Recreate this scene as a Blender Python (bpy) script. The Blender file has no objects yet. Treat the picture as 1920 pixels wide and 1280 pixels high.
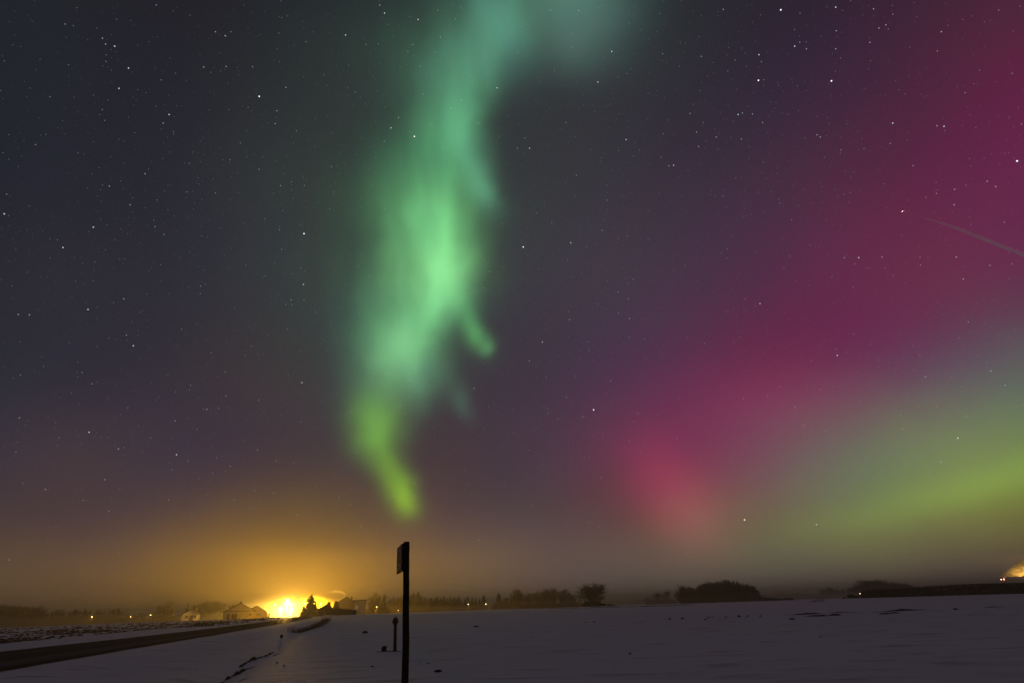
import bpy, bmesh, math, random
from mathutils import Vector, Matrix, noise
sc = bpy.context.scene
col = sc.collection
R = math.radians

# ------------------------------------------------------------------ camera
EYE = 1.6
PITCH = math.atan(491 * math.cos(R(1.92)) / (20 / 36 * 1920))
ROLL = R(1.92)
FPX = 20 / 36 * 1920
_r, _f, _u = Vector((1, 0, 0)), Vector((0, math.cos(PITCH), math.sin(PITCH))), Vector((0, -math.sin(PITCH), math.cos(PITCH)))
_r2 = math.cos(ROLL) * _r - math.sin(ROLL) * _u
_u2 = math.sin(ROLL) * _r + math.cos(ROLL) * _u
cam = bpy.data.cameras.new('camera')
cam.lens, cam.sensor_width, cam.sensor_fit = 20, 36, 'HORIZONTAL'
cam.clip_start, cam.clip_end = 0.1, 90000
camo = bpy.data.objects.new('camera', cam)
m3 = Matrix((_r2, _u2, -_f)).transposed()
camo.matrix_world = Matrix.Translation((0, 0, EYE)) @ m3.to_4x4()
col.objects.link(camo)
sc.camera = camo

sc.view_settings.view_transform = 'Standard'
sc.view_settings.look = 'None'
sc.view_settings.exposure = 0
sc.view_settings.gamma = 1
sc.render.engine = 'CYCLES'
cy = sc.cycles
cy.max_bounces, cy.diffuse_bounces, cy.glossy_bounces = 5, 2, 2
cy.volume_bounces = 0
cy.transmission_bounces, cy.transparent_max_bounces = 2, 8
cy.sample_clamp_indirect = 1.0
cy.use_denoising = True
cy.caustics_reflective = cy.caustics_refractive = False

# added lamp, unseen just under the horizon: brightens the ice trail, not the ground
trail_fill = bpy.data.lights.new('trail_fill', 'SUN'); trail_fill.energy = .35; trail_fill.angle = R(.5); trail_fill.color = (1.0, .97, .92)
trail_fill_o = bpy.data.objects.new('trail_fill', trail_fill); col.objects.link(trail_fill_o)
_ma, _me = R(62), R(-1.6)
trail_fill_o.rotation_euler = Vector((math.sin(_ma) * math.cos(_me), math.cos(_ma) * math.cos(_me), math.sin(_me))).to_track_quat('Z', 'Y').to_euler()

# ------------------------------------------------------------------ night sky with aurora (world)
# every glow patch and star sits at its own direction of the sky; (u, v) = (x, z) / (1 + y) of that direction
PATCHES = [
(-0.4402,0.4822,0.0740,0.0691,0.352,0.0000,0.0016,0.0026),
(-0.3759,0.5038,0.0805,0.0751,0.295,0.0015,0.0046,0.0009),
(-0.3024,0.5236,0.0869,0.0811,0.230,0.0024,0.0011,0.0000),
(-0.1296,0.5508,0.0969,0.0904,0.082,0.0000,0.0028,0.0000),
(-0.0340,0.5547,0.0991,0.0925,0.001,0.0028,0.0067,0.0030),
(0.0630,0.5508,0.0989,0.0923,-0.082,0.0000,0.0052,0.0023),
(0.1575,0.5392,0.0963,0.0899,-0.162,0.0000,0.0055,0.0026),
(0.2459,0.5213,0.0917,0.0856,-0.239,0.0045,0.0022,0.0016),
(0.3258,0.4988,0.0858,0.0801,-0.309,0.0010,0.0019,0.0020),
(0.3964,0.4738,0.0793,0.0740,-0.373,0.0181,0.0017,0.0070),
(0.4578,0.4478,0.0727,0.0679,-0.429,0.0119,0.0062,0.0060),
(-0.4414,0.4020,0.0754,0.0704,0.312,0.0018,0.0032,0.0026),
(-0.3784,0.4206,0.0826,0.0771,0.262,0.0031,0.0038,0.0043),
(-0.3059,0.4378,0.0897,0.0837,0.205,0.0006,0.0000,0.0033),
(-0.2240,0.4521,0.0962,0.0898,0.141,0.0026,0.0039,0.0024),
(-0.1337,0.4617,0.1012,0.0945,0.072,0.0084,0.0135,0.0093),
(-0.0377,0.4651,0.1039,0.0970,-0.002,0.0060,0.0063,0.0078),
(0.0600,0.4613,0.1037,0.0967,-0.076,0.0079,0.0069,0.0077),
(0.1550,0.4506,0.1006,0.0939,-0.149,0.0059,0.0070,0.0050),
(0.2435,0.4341,0.0953,0.0889,-0.218,0.0000,0.0007,0.0059),
(0.3230,0.4139,0.0886,0.0827,-0.281,0.0119,0.0031,0.0108),
(0.3928,0.3916,0.0813,0.0759,-0.337,0.0132,0.0034,0.0054),
(0.4531,0.3688,0.0741,0.0692,-0.386,0.0624,0.0000,0.0185),
(-0.4382,0.3192,0.0757,0.0706,0.255,0.0000,0.0010,0.0022),
(-0.3767,0.3339,0.0832,0.0777,0.214,0.0037,0.0048,0.0079),
(-0.2253,0.3589,0.0979,0.0913,0.114,0.0100,0.0106,0.0102),
(-0.1361,0.3665,0.1034,0.0965,0.056,0.0036,0.0051,0.0046),
(-0.0409,0.3689,0.1063,0.0992,-0.006,0.0050,0.0044,0.0045),
(0.0562,0.3653,0.1061,0.0990,-0.069,0.0079,0.0137,0.0098),
(0.1505,0.3559,0.1027,0.0959,-0.130,0.0057,0.0000,0.0078),
(0.2380,0.3419,0.0969,0.0904,-0.188,0.0108,0.0097,0.0119),
(0.3164,0.3249,0.0896,0.0837,-0.240,0.0282,0.0027,0.0087),
(0.3850,0.3064,0.0819,0.0765,-0.286,0.0256,0.0000,0.0145),
(0.4442,0.2877,0.0744,0.0694,-0.326,0.0531,0.0069,0.0265),
(-0.4307,0.2362,0.0745,0.0696,0.183,0.0032,0.0033,0.0079),
(-0.3706,0.2464,0.0821,0.0766,0.153,0.0102,0.0095,0.0085),
(-0.3016,0.2558,0.0897,0.0838,0.118,0.0000,0.0000,0.0063),
(-0.2231,0.2635,0.0969,0.0904,0.078,0.0113,0.0112,0.0132),
(-0.1362,0.2684,0.1025,0.0957,0.035,0.0064,0.0100,0.0090),
(-0.0433,0.2695,0.1056,0.0985,-0.012,0.0092,0.0106,0.0101),
(0.0515,0.2662,0.1054,0.0983,-0.059,0.0146,0.0123,0.0181),
(0.1436,0.2586,0.1019,0.0951,-0.105,0.0228,0.0126,0.0174),
(0.2292,0.2476,0.0959,0.0895,-0.149,0.0143,0.0027,0.0173),
(0.3059,0.2346,0.0886,0.0827,-0.188,0.0601,0.0041,0.0258),
(0.3730,0.2207,0.0808,0.0754,-0.222,0.0427,0.0116,0.0078),
(0.4311,0.2066,0.0732,0.0684,-0.252,0.0385,0.0024,0.0321),
(-0.4202,0.1633,0.0723,0.0530,0.113,0.0039,0.0078,0.0018),
(-0.3616,0.1693,0.0795,0.0583,0.093,0.0000,0.0001,0.0136),
(-0.2943,0.1748,0.0868,0.0637,0.069,0.0036,0.0044,0.0000),
(-0.2183,0.1790,0.0937,0.0687,0.043,0.0186,0.0101,0.0126),
(-0.1343,0.1814,0.0990,0.0726,0.013,0.0000,0.0059,0.0014),
(-0.0446,0.1812,0.1019,0.0747,-0.018,0.0081,0.0051,0.0124),
(0.0468,0.1781,0.1017,0.0746,-0.050,0.0105,0.0024,0.0040),
(0.1358,0.1723,0.0984,0.0722,-0.081,0.0076,0.0059,0.0331),
(0.2187,0.1644,0.0927,0.0680,-0.110,0.0722,0.0000,0.0000),
(0.2933,0.1551,0.0858,0.0629,-0.136,0.0331,0.0000,0.0227),
(0.3590,0.1454,0.0783,0.0575,-0.159,0.0000,0.0000,0.0389),
(0.4160,0.1356,0.0711,0.0522,-0.179,0.0383,0.0960,0.0435),
(-0.4086,0.1012,0.0696,0.0510,0.052,0.0011,0.0051,0.0265),
(-0.3511,0.1039,0.0762,0.0559,0.040,0.0365,0.0171,0.0000),
(-0.2857,0.1061,0.0830,0.0608,0.027,0.0000,0.0068,0.0274),
(-0.2121,0.1075,0.0891,0.0654,0.011,0.0141,0.0008,0.0057),
(-0.1312,0.1078,0.0940,0.0689,-0.005,0.0170,0.0196,0.0214),
(-0.0453,0.1065,0.0966,0.0709,-0.023,0.0263,0.0031,0.0023),
(0.0424,0.1037,0.0964,0.0707,-0.042,0.0000,0.0214,0.0323),
(0.1278,0.0994,0.0934,0.0685,-0.059,0.1089,0.0000,0.0077),
(0.2078,0.0940,0.0883,0.0648,-0.076,0.0720,0.0139,0.0549),
(0.2802,0.0879,0.0819,0.0601,-0.091,0.0000,0.0922,0.0430),
(0.3444,0.0816,0.0751,0.0551,-0.105,0.1322,0.1319,0.0256),
(0.4005,0.0754,0.0684,0.0502,-0.116,0.0503,0.0942,0.0079),
(-0.3987,0.0571,0.0671,0.0335,0.010,0.0169,0.0116,0.0031),
(-0.3422,0.0575,0.0733,0.0366,0.004,0.0000,0.0000,0.0094),
(-0.2781,0.0576,0.0794,0.0397,-0.002,0.0000,0.0000,0.0072),
(-0.2065,0.0571,0.0850,0.0425,-0.010,0.0696,0.0425,0.0000),
(-0.1283,0.0560,0.0894,0.0447,-0.018,0.0321,0.0174,0.0000),
(-0.0454,0.0541,0.0917,0.0459,-0.027,0.0000,0.0000,0.0188),
(0.0390,0.0515,0.0916,0.0458,-0.036,0.0099,0.0135,0.0013),
(0.1215,0.0482,0.0889,0.0444,-0.045,0.0183,0.0000,0.0000),
(0.1990,0.0444,0.0843,0.0421,-0.053,0.0034,0.0620,0.0000),
(0.2696,0.0404,0.0785,0.0392,-0.060,0.0784,0.0525,0.0000),
(0.3326,0.0364,0.0722,0.0361,-0.067,0.0120,0.0000,0.0000),
(0.3880,0.0325,0.0660,0.0330,-0.073,0.0362,0.0000,0.0000),
(-0.3898,0.0221,0.0648,0.0324,-0.021,0.0629,0.0403,0.0082),
(-0.3341,0.0209,0.0705,0.0353,-0.023,0.0264,0.0107,0.0156),
(-0.2713,0.0194,0.0762,0.0381,-0.024,0.0695,0.0434,0.0000),
(-0.2015,0.0176,0.0813,0.0406,-0.026,0.0924,0.0257,0.0000),
(-0.0453,0.0133,0.0873,0.0436,-0.030,0.1188,0.0731,0.0158),
(0.0363,0.0108,0.0871,0.0436,-0.032,0.0201,0.0091,0.0352),
(0.1162,0.0082,0.0848,0.0424,-0.034,0.0570,0.0653,0.0334),
(0.1915,0.0056,0.0806,0.0403,-0.035,0.0233,0.0094,0.0348),
(0.2605,0.0031,0.0753,0.0377,-0.037,0.0394,0.0166,0.0211),
(0.3224,0.0008,0.0696,0.0348,-0.038,0.0131,0.0000,0.0250),
(0.3771,-0.0014,0.0639,0.0319,-0.040,0.0341,0.0320,0.0211),
(-0.1746,0.0074,0.0518,0.0262,-0.030,0.3000,0.1350,0.0000),  # town lamp glow painted low into the sky, next patch too
(-0.1746,0.0208,0.0833,0.0389,-0.025,0.0600,0.0280,0.0000),
(0.2294,0.1518,0.0668,0.0273,-0.108,0.0300,0.0010,0.0100),
(0.1461,0.0574,0.0284,0.0284,0.299,0.0500,0.0240,0.0200),
(0.1244,0.0886,0.0278,0.0432,0.503,0.1050,0.0040,0.0200),
(0.1449,0.0638,0.0357,0.0357,0.471,0.0300,0.0000,0.0000),
(0.3053,0.0583,0.0770,0.0133,0.166,0.0300,0.0600,-0.0000),
(0.3650,0.0755,0.0531,0.0145,0.174,0.0300,0.0750,0.0000),
(0.9500,0.9000,0.5000,0.5000,0.000,0.0650,0.0100,0.0420),  # glow outside the view, added to tint the snow; two more follow
(-0.2000,1.2500,0.7500,0.5000,0.000,0.0220,0.0100,0.0480),
(-1.3000,0.6000,0.5000,0.8000,0.000,0.0140,0.0100,0.0200),
(0.0000,-0.9500,0.4500,0.4500,0.000,0.0350,0.0300,0.0380),  # unseen glow under the horizon, added to brighten the contrail
(-0.0023,0.5149,0.0203,0.0420,0.462,0.0320,0.1176,0.0916),
(-0.0189,0.4858,0.0275,0.0344,0.247,0.0122,0.0331,0.0288),
(0.0775,0.5235,0.0501,0.0414,-0.529,0.0545,0.1263,0.1018),
(0.0584,0.4869,0.0376,0.0260,-0.425,0.0196,0.0435,0.0317),
(-0.0342,0.3885,0.0170,0.0410,0.375,0.0337,0.1245,0.0689),
(-0.0218,0.3598,0.0121,0.0185,0.645,0.0330,0.1230,0.0691),
(-0.0405,0.4153,0.0169,0.0281,0.102,0.0155,0.0572,0.0334),
(-0.0370,0.2377,0.0084,0.0195,0.437,0.0262,0.1377,0.0324),
(-0.0289,0.2218,0.0097,0.0146,0.607,0.0349,0.1577,0.0386),
(-0.0213,0.2123,0.0069,0.0055,0.848,0.0232,0.0977,0.0272),
(-0.0477,0.1669,0.0088,0.0175,0.436,0.0128,0.0527,0.0290),
(-0.0436,0.2536,0.0126,0.0252,0.336,0.0121,0.0587,0.0215),
(-0.1013,0.2193,0.0232,0.0246,-0.166,0.0611,0.1514,0.0648),
(-0.1123,0.1960,0.0228,0.0269,0.009,0.0296,0.0847,0.0367),
(-0.0829,0.1912,0.0190,0.0257,-0.265,0.0229,0.0819,0.0518),
(-0.1221,0.1477,0.0195,0.0247,0.089,0.0892,0.2790,0.0190),
(-0.1233,0.1312,0.0128,0.0128,-0.002,0.0345,0.0984,0.0061),
(-0.1129,0.1175,0.0127,0.0140,0.342,0.0284,0.0920,0.0015),
(-0.1024,0.0977,0.0126,0.0208,0.475,0.0915,0.2382,0.0000),
(-0.0938,0.0822,0.0106,0.0131,0.192,0.1117,0.2448,0.0000),
(-0.0620,0.2796,0.0211,0.0352,-0.089,0.0278,0.0833,0.0388),
(-0.0772,0.3292,0.0254,0.0352,-0.074,0.0152,0.0679,0.0360),
(-0.1306,0.2198,0.0404,0.0876,-0.066,0.0000,0.0000,0.0119),
]
CURTAIN = [  # height v, centre u, half width west, half width east, light r g b
(0.0473,-0.1064,0.0320,0.0255,0.0000,0.0000,0.0000),
(0.0556,-0.1068,0.0322,0.0257,0.0000,0.0000,0.0000),
(0.0639,-0.1071,0.0324,0.0258,0.0000,0.0000,0.0000),
(0.0722,-0.1075,0.0326,0.0260,0.0000,0.0000,0.0000),
(0.0805,-0.1078,0.0328,0.0261,0.0000,0.0000,0.0000),
(0.0887,-0.1082,0.0329,0.0263,0.0000,0.0000,0.0000),
(0.0970,-0.1085,0.0331,0.0264,0.0000,0.0000,0.0000),
(0.1053,-0.1088,0.0333,0.0266,0.0000,0.0000,0.0000),
(0.1136,-0.1092,0.0335,0.0267,0.0002,0.0002,0.0001),
(0.1219,-0.1095,0.0336,0.0268,0.0011,0.0018,0.0005),
(0.1302,-0.1098,0.0338,0.0270,0.0036,0.0062,0.0017),
(0.1385,-0.1099,0.0340,0.0271,0.0079,0.0149,0.0045),
(0.1468,-0.1094,0.0345,0.0275,0.0134,0.0287,0.0094),
(0.1551,-0.1083,0.0351,0.0280,0.0200,0.0486,0.0167),
(0.1634,-0.1068,0.0356,0.0287,0.0285,0.0759,0.0265),
(0.1717,-0.1050,0.0360,0.0294,0.0391,0.1107,0.0382),
(0.1800,-0.1030,0.0361,0.0299,0.0509,0.1505,0.0517),
(0.1883,-0.1008,0.0362,0.0303,0.0626,0.1922,0.0662),
(0.1966,-0.0985,0.0367,0.0303,0.0732,0.2339,0.0811),
(0.2049,-0.0960,0.0380,0.0300,0.0823,0.2744,0.0954),
(0.2132,-0.0931,0.0400,0.0293,0.0900,0.3136,0.1090),
(0.2215,-0.0898,0.0420,0.0285,0.0976,0.3523,0.1225),
(0.2297,-0.0857,0.0437,0.0276,0.1062,0.3918,0.1368),
(0.2380,-0.0810,0.0451,0.0268,0.1175,0.4343,0.1524),
(0.2463,-0.0758,0.0464,0.0259,0.1322,0.4808,0.1692),
(0.2546,-0.0706,0.0477,0.0251,0.1493,0.5277,0.1850),
(0.2629,-0.0660,0.0491,0.0245,0.1664,0.5687,0.1963),
(0.2712,-0.0623,0.0503,0.0240,0.1810,0.5991,0.2017),
(0.2795,-0.0600,0.0509,0.0239,0.1897,0.6164,0.2024),
(0.2878,-0.0591,0.0506,0.0241,0.1900,0.6190,0.1998),
(0.2961,-0.0597,0.0494,0.0246,0.1826,0.6082,0.1947),
(0.3044,-0.0609,0.0481,0.0253,0.1709,0.5885,0.1877),
(0.3127,-0.0620,0.0473,0.0261,0.1589,0.5651,0.1798),
(0.3210,-0.0627,0.0474,0.0267,0.1481,0.5400,0.1714),
(0.3293,-0.0630,0.0482,0.0271,0.1380,0.5121,0.1625),
(0.3376,-0.0626,0.0495,0.0273,0.1270,0.4786,0.1527),
(0.3459,-0.0616,0.0513,0.0271,0.1143,0.4380,0.1420),
(0.3542,-0.0598,0.0531,0.0264,0.1006,0.3931,0.1310),
(0.3625,-0.0576,0.0547,0.0254,0.0869,0.3497,0.1204),
(0.3708,-0.0551,0.0557,0.0240,0.0743,0.3125,0.1112),
(0.3790,-0.0525,0.0559,0.0225,0.0638,0.2842,0.1042),
(0.3873,-0.0500,0.0551,0.0209,0.0571,0.2679,0.1007),
(0.3956,-0.0478,0.0532,0.0197,0.0550,0.2646,0.1015),
(0.4039,-0.0459,0.0505,0.0189,0.0562,0.2688,0.1051),
(0.4122,-0.0446,0.0477,0.0189,0.0583,0.2723,0.1095),
(0.4205,-0.0438,0.0452,0.0198,0.0602,0.2717,0.1135),
(0.4288,-0.0431,0.0433,0.0213,0.0616,0.2683,0.1170),
(0.4371,-0.0422,0.0425,0.0232,0.0627,0.2640,0.1203),
(0.4454,-0.0410,0.0426,0.0252,0.0631,0.2586,0.1225),
(0.4537,-0.0393,0.0438,0.0275,0.0624,0.2498,0.1223),
(0.4620,-0.0372,0.0460,0.0300,0.0601,0.2361,0.1183),
(0.4703,-0.0346,0.0491,0.0327,0.0564,0.2176,0.1107),
(0.4786,-0.0313,0.0525,0.0360,0.0515,0.1961,0.1008),
(0.4869,-0.0272,0.0559,0.0401,0.0461,0.1732,0.0896),
(0.4952,-0.0223,0.0590,0.0448,0.0407,0.1512,0.0786),
(0.5035,-0.0162,0.0616,0.0495,0.0362,0.1330,0.0693),
(0.5118,-0.0092,0.0635,0.0541,0.0331,0.1200,0.0629),
(0.5200,-0.0018,0.0646,0.0592,0.0310,0.1106,0.0591),
(0.5283,0.0054,0.0651,0.0652,0.0290,0.1026,0.0573),
(0.5366,0.0124,0.0650,0.0720,0.0271,0.0952,0.0567),
(0.5449,0.0194,0.0648,0.0792,0.0251,0.0879,0.0567),
]
STARS = [
(-0.36544,0.61445,0.69922,0.00125,2.60,0.80,0.92,1.00),
(-0.33203,0.76217,0.55575,0.00125,2.60,0.80,0.92,1.00),
(-0.33932,0.80525,0.48625,0.00100,1.25,0.80,0.92,1.00),
(-0.35851,0.81149,0.46147,0.00085,0.70,0.80,0.92,1.00),
(-0.34588,0.63485,0.69089,0.00085,0.70,0.80,0.92,1.00),
(-0.35100,0.64669,0.67719,0.00085,0.70,0.80,0.92,1.00),
(-0.14807,0.70194,0.69668,0.00125,2.60,1.00,0.90,0.80),
(-0.18377,0.68765,0.70240,0.00100,1.25,0.80,0.92,1.00),
(-0.01033,0.65945,0.75167,0.00100,1.25,0.80,0.92,1.00),
(0.02489,0.82795,0.56024,0.00125,2.60,1.00,0.90,0.80),
(0.10673,0.82092,0.56098,0.00100,1.25,1.00,0.90,0.80),
(0.18633,0.80864,0.55801,0.00075,0.42,1.00,0.90,0.80),
(0.39343,0.53757,0.74581,0.00125,2.60,0.80,0.92,1.00),
(0.37914,0.61157,0.69443,0.00125,2.60,1.00,0.90,0.80),
(0.37533,0.58650,0.71773,0.00100,1.25,0.80,0.92,1.00),
(0.46695,0.58734,0.66105,0.00125,2.60,1.00,0.90,0.80),
(0.45556,0.51974,0.72273,0.00100,1.25,0.80,0.92,1.00),
(0.32129,0.55121,0.77003,0.00085,0.70,1.00,0.90,0.80),
(0.29945,0.60338,0.73909,0.00085,0.70,0.80,0.92,1.00),
(0.35784,0.65151,0.66894,0.00100,1.25,0.80,0.92,1.00),
(0.36332,0.64854,0.66887,0.00085,0.70,0.80,0.92,1.00),
(0.37685,0.64622,0.66361,0.00085,0.70,0.80,0.92,1.00),
(0.13696,0.94424,0.29943,0.00125,2.60,0.80,0.92,1.00),
(0.49533,0.80423,0.32841,0.00100,1.25,0.80,0.92,1.00),
(0.49448,0.80124,0.33691,0.00075,0.42,0.80,0.92,1.00),
(0.53988,0.59992,0.59045,0.00100,1.25,0.80,0.92,1.00),
(0.58845,0.58058,0.56272,0.00100,1.25,0.80,0.92,1.00),
(0.58218,0.58315,0.56657,0.00085,0.70,1.00,0.90,0.80),
(0.65339,0.57379,0.49381,0.00125,2.60,0.80,0.92,1.00),
(0.51514,0.78115,0.35275,0.00075,0.42,0.80,0.92,1.00),
(0.58506,0.76315,0.27444,0.00085,0.70,0.80,0.92,1.00),
(0.05330,0.90832,0.41488,0.00100,1.25,1.00,0.90,0.80),
(0.02976,0.92204,0.38596,0.00085,0.70,0.80,0.92,1.00),
(0.10189,0.88864,0.44715,0.00085,0.70,1.00,0.90,0.80),
(0.20305,0.87540,0.43869,0.00085,0.70,0.80,0.92,1.00),
(0.40069,0.81138,0.42557,0.00100,1.25,0.80,0.92,1.00),
(0.43210,0.77208,0.46603,0.00075,0.42,0.80,0.92,1.00),
(0.54503,0.71179,0.44305,0.00085,0.70,1.00,0.90,0.80),
(0.61488,0.67130,0.41386,0.00085,0.70,0.80,0.92,1.00),
(0.62164,0.68207,0.38515,0.00085,0.70,1.00,0.90,0.80),
(0.52020,0.72486,0.45163,0.00100,1.25,0.80,0.92,1.00),
(0.50426,0.73255,0.45727,0.00085,0.70,0.80,0.92,1.00),
(-0.51358,0.51468,0.68655,0.00100,1.25,0.80,0.92,1.00),
(-0.52277,0.50356,0.68785,0.00085,0.70,0.80,0.92,1.00),
(-0.52159,0.50951,0.68436,0.00085,0.70,0.80,0.92,1.00),
(-0.52208,0.55107,0.65096,0.00100,1.25,0.80,0.92,1.00),
(-0.50663,0.53817,0.67357,0.00100,1.25,1.00,0.90,0.80),
(-0.47751,0.59461,0.64686,0.00100,1.25,0.80,0.92,1.00),
(-0.48614,0.59941,0.63590,0.00085,0.70,0.80,0.92,1.00),
(-0.42536,0.56636,0.70590,0.00085,0.70,1.00,0.90,0.80),
(-0.40157,0.53840,0.74086,0.00085,0.70,0.80,0.92,1.00),
(-0.39085,0.54570,0.74125,0.00085,0.70,0.80,0.92,1.00),
(-0.39877,0.57411,0.71511,0.00085,0.70,0.80,0.92,1.00),
(-0.55632,0.62510,0.54749,0.00085,0.70,0.80,0.92,1.00),
(-0.51783,0.63342,0.57500,0.00085,0.70,1.00,0.90,0.80),
(-0.53973,0.65046,0.53440,0.00085,0.70,0.80,0.92,1.00),
(-0.60982,0.64492,0.46066,0.00100,1.25,1.00,0.90,0.80),
(-0.57946,0.64749,0.49495,0.00100,1.25,0.80,0.92,1.00),
(-0.65086,0.59044,0.47724,0.00100,1.25,0.80,0.92,1.00),
(-0.59514,0.70049,0.39385,0.00100,1.25,1.00,0.90,0.80),
(-0.56026,0.71523,0.41781,0.00085,0.70,0.80,0.92,1.00),
(-0.64498,0.66832,0.37060,0.00085,0.70,1.00,0.90,0.80),
(-0.55399,0.75109,0.35911,0.00100,1.25,0.80,0.92,1.00),
(-0.47324,0.83326,0.28587,0.00085,0.70,0.80,0.92,1.00),
(-0.59572,0.76788,0.23552,0.00100,1.25,0.80,0.92,1.00),
(-0.56707,0.79437,0.21772,0.00085,0.70,1.00,0.90,0.80),
(-0.50604,0.83480,0.21688,0.00100,1.25,0.80,0.92,1.00),
(-0.46248,0.86516,0.19396,0.00075,0.42,1.00,0.90,0.80),
(-0.34777,0.87363,0.34034,0.00100,1.25,0.80,0.92,1.00),
(-0.34814,0.92731,0.13748,0.00085,0.70,1.00,0.85,0.60),
(-0.27845,0.91240,0.29997,0.00075,0.42,0.80,0.92,1.00),
(-0.06890,0.93675,0.34314,0.00085,0.70,0.80,0.92,1.00),
(-0.16767,0.91181,0.37482,0.00075,0.42,1.00,0.90,0.80),
(-0.17712,0.91800,0.35483,0.00085,0.70,0.80,0.92,1.00),
(0.35387,0.92907,0.10775,0.00125,2.60,1.00,0.85,0.60),
(0.44466,0.89085,0.09304,0.00100,1.25,1.00,0.90,0.80),
(0.60666,0.77260,0.18725,0.00100,1.25,0.80,0.92,1.00),
(0.58756,0.79330,0.15954,0.00085,0.70,0.80,0.92,1.00),
(0.64185,0.71991,0.26411,0.00085,0.70,0.80,0.92,1.00),
(-0.06579,0.99309,0.09717,0.00085,0.70,1.00,0.85,0.60),
(-0.08155,0.97919,0.18584,0.00075,0.42,1.00,0.85,0.60),
(-0.00371,0.98341,0.18136,0.00075,0.42,1.00,0.85,0.60),
(-0.17402,0.56512,0.80645,0.00100,1.25,0.80,0.92,1.00),
(-0.17948,0.55596,0.81160,0.00085,0.70,0.80,0.92,1.00),
(-0.12578,0.57735,0.80675,0.00100,1.25,1.00,0.90,0.80),
(-0.23392,0.57953,0.78066,0.00100,1.25,0.80,0.92,1.00),
(-0.32819,0.61504,0.71695,0.00085,0.70,0.80,0.92,1.00),
(0.16929,0.61483,0.77027,0.00100,1.25,0.80,0.92,1.00),
(0.14976,0.64934,0.74560,0.00100,1.25,0.80,0.92,1.00),
(0.19670,0.70689,0.67942,0.00100,1.25,1.00,0.90,0.80),
(0.04003,0.72614,0.68638,0.00100,1.25,0.80,0.92,1.00),
(0.01964,0.72613,0.68727,0.00085,0.70,0.80,0.92,1.00),
(0.15991,0.80424,0.57239,0.00085,0.70,1.00,0.90,0.80),
(0.30669,0.69589,0.64937,0.00085,0.70,1.00,0.90,0.80),
(0.27131,0.72211,0.63635,0.00100,1.25,0.80,0.92,1.00),
(0.26410,0.72400,0.63724,0.00085,0.70,0.80,0.92,1.00),
(0.49570,0.50975,0.70316,0.00085,0.70,0.80,0.92,1.00),
(0.50576,0.52449,0.68493,0.00085,0.70,0.80,0.92,1.00),
(0.56562,0.50662,0.65070,0.00085,0.70,1.00,0.90,0.80),
(0.51191,0.51950,0.68416,0.00085,0.70,0.80,0.92,1.00),
(0.46157,0.54053,0.70340,0.00085,0.70,0.80,0.92,1.00),
(0.49992,0.53990,0.67719,0.00085,0.70,0.80,0.92,1.00),
(0.41675,0.53531,0.73469,0.00075,0.42,1.00,0.90,0.80),
(0.38584,0.60938,0.69267,0.00075,0.42,0.80,0.92,1.00),
(0.41748,0.56767,0.70955,0.00100,1.25,0.80,0.92,1.00),
(0.46502,0.55699,0.68813,0.00085,0.70,0.80,0.92,1.00),
(0.43181,0.56650,0.70187,0.00085,0.70,0.80,0.92,1.00),
(0.33070,0.68077,0.65359,0.00085,0.70,0.80,0.92,1.00),
(0.30216,0.68198,0.66604,0.00085,0.70,1.00,0.90,0.80),
(0.36539,0.67449,0.64153,0.00085,0.70,0.80,0.92,1.00),
(0.29094,0.66472,0.68811,0.00085,0.70,0.80,0.92,1.00),
(0.39128,0.65097,0.65049,0.00085,0.70,1.00,0.90,0.80),
(0.46009,0.64168,0.61365,0.00085,0.70,0.80,0.92,1.00),
(0.46415,0.64230,0.60993,0.00085,0.70,0.80,0.92,1.00),
(0.63337,0.60217,0.48604,0.00085,0.70,0.80,0.92,1.00),
(0.64076,0.60187,0.47662,0.00085,0.70,0.80,0.92,1.00),
(0.60882,0.63544,0.47493,0.00085,0.70,0.80,0.92,1.00),
(0.60747,0.62378,0.49181,0.00085,0.70,1.00,0.90,0.80),
]
world = bpy.data.worlds.new("World")
sc.world = world
world.use_nodes = True
NT = world.node_tree
NT.nodes.clear()
def N(t, **k):
    n = NT.nodes.new(t)
    for a, v in k.items(): setattr(n, a, v)
    return n
def put(sock, v):
    if isinstance(v, bpy.types.NodeSocket): NT.links.new(v, sock)
    else: sock.default_value = v
def M(op, a, b=None, c=None):
    n = N('ShaderNodeMath', operation=op); put(n.inputs[0], a)
    if b is not None: put(n.inputs[1], b)
    if c is not None: put(n.inputs[2], c)
    return n.outputs[0]
def V(op, a, b=None, c=None, out=0):
    n = N('ShaderNodeVectorMath', operation=op); put(n.inputs[0], a)
    if b is not None: put(n.inputs[1], b)
    if c is not None: put(n.inputs[2], c)
    return n.outputs[out]
tc = N('ShaderNodeTexCoord')
DIR = tc.outputs['Generated']
sep = N('ShaderNodeSeparateXYZ'); put(sep.inputs[0], DIR)
den = M('ADD', sep.outputs[1], 1.0001)
UU, VV = M('DIVIDE', sep.outputs[0], den), M('DIVIDE', sep.outputs[2], den)
cmb = N('ShaderNodeCombineXYZ'); put(cmb.inputs[0], UU); put(cmb.inputs[1], VV); cmb.inputs[2].default_value = 1
P0 = cmb.outputs[0]
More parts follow.
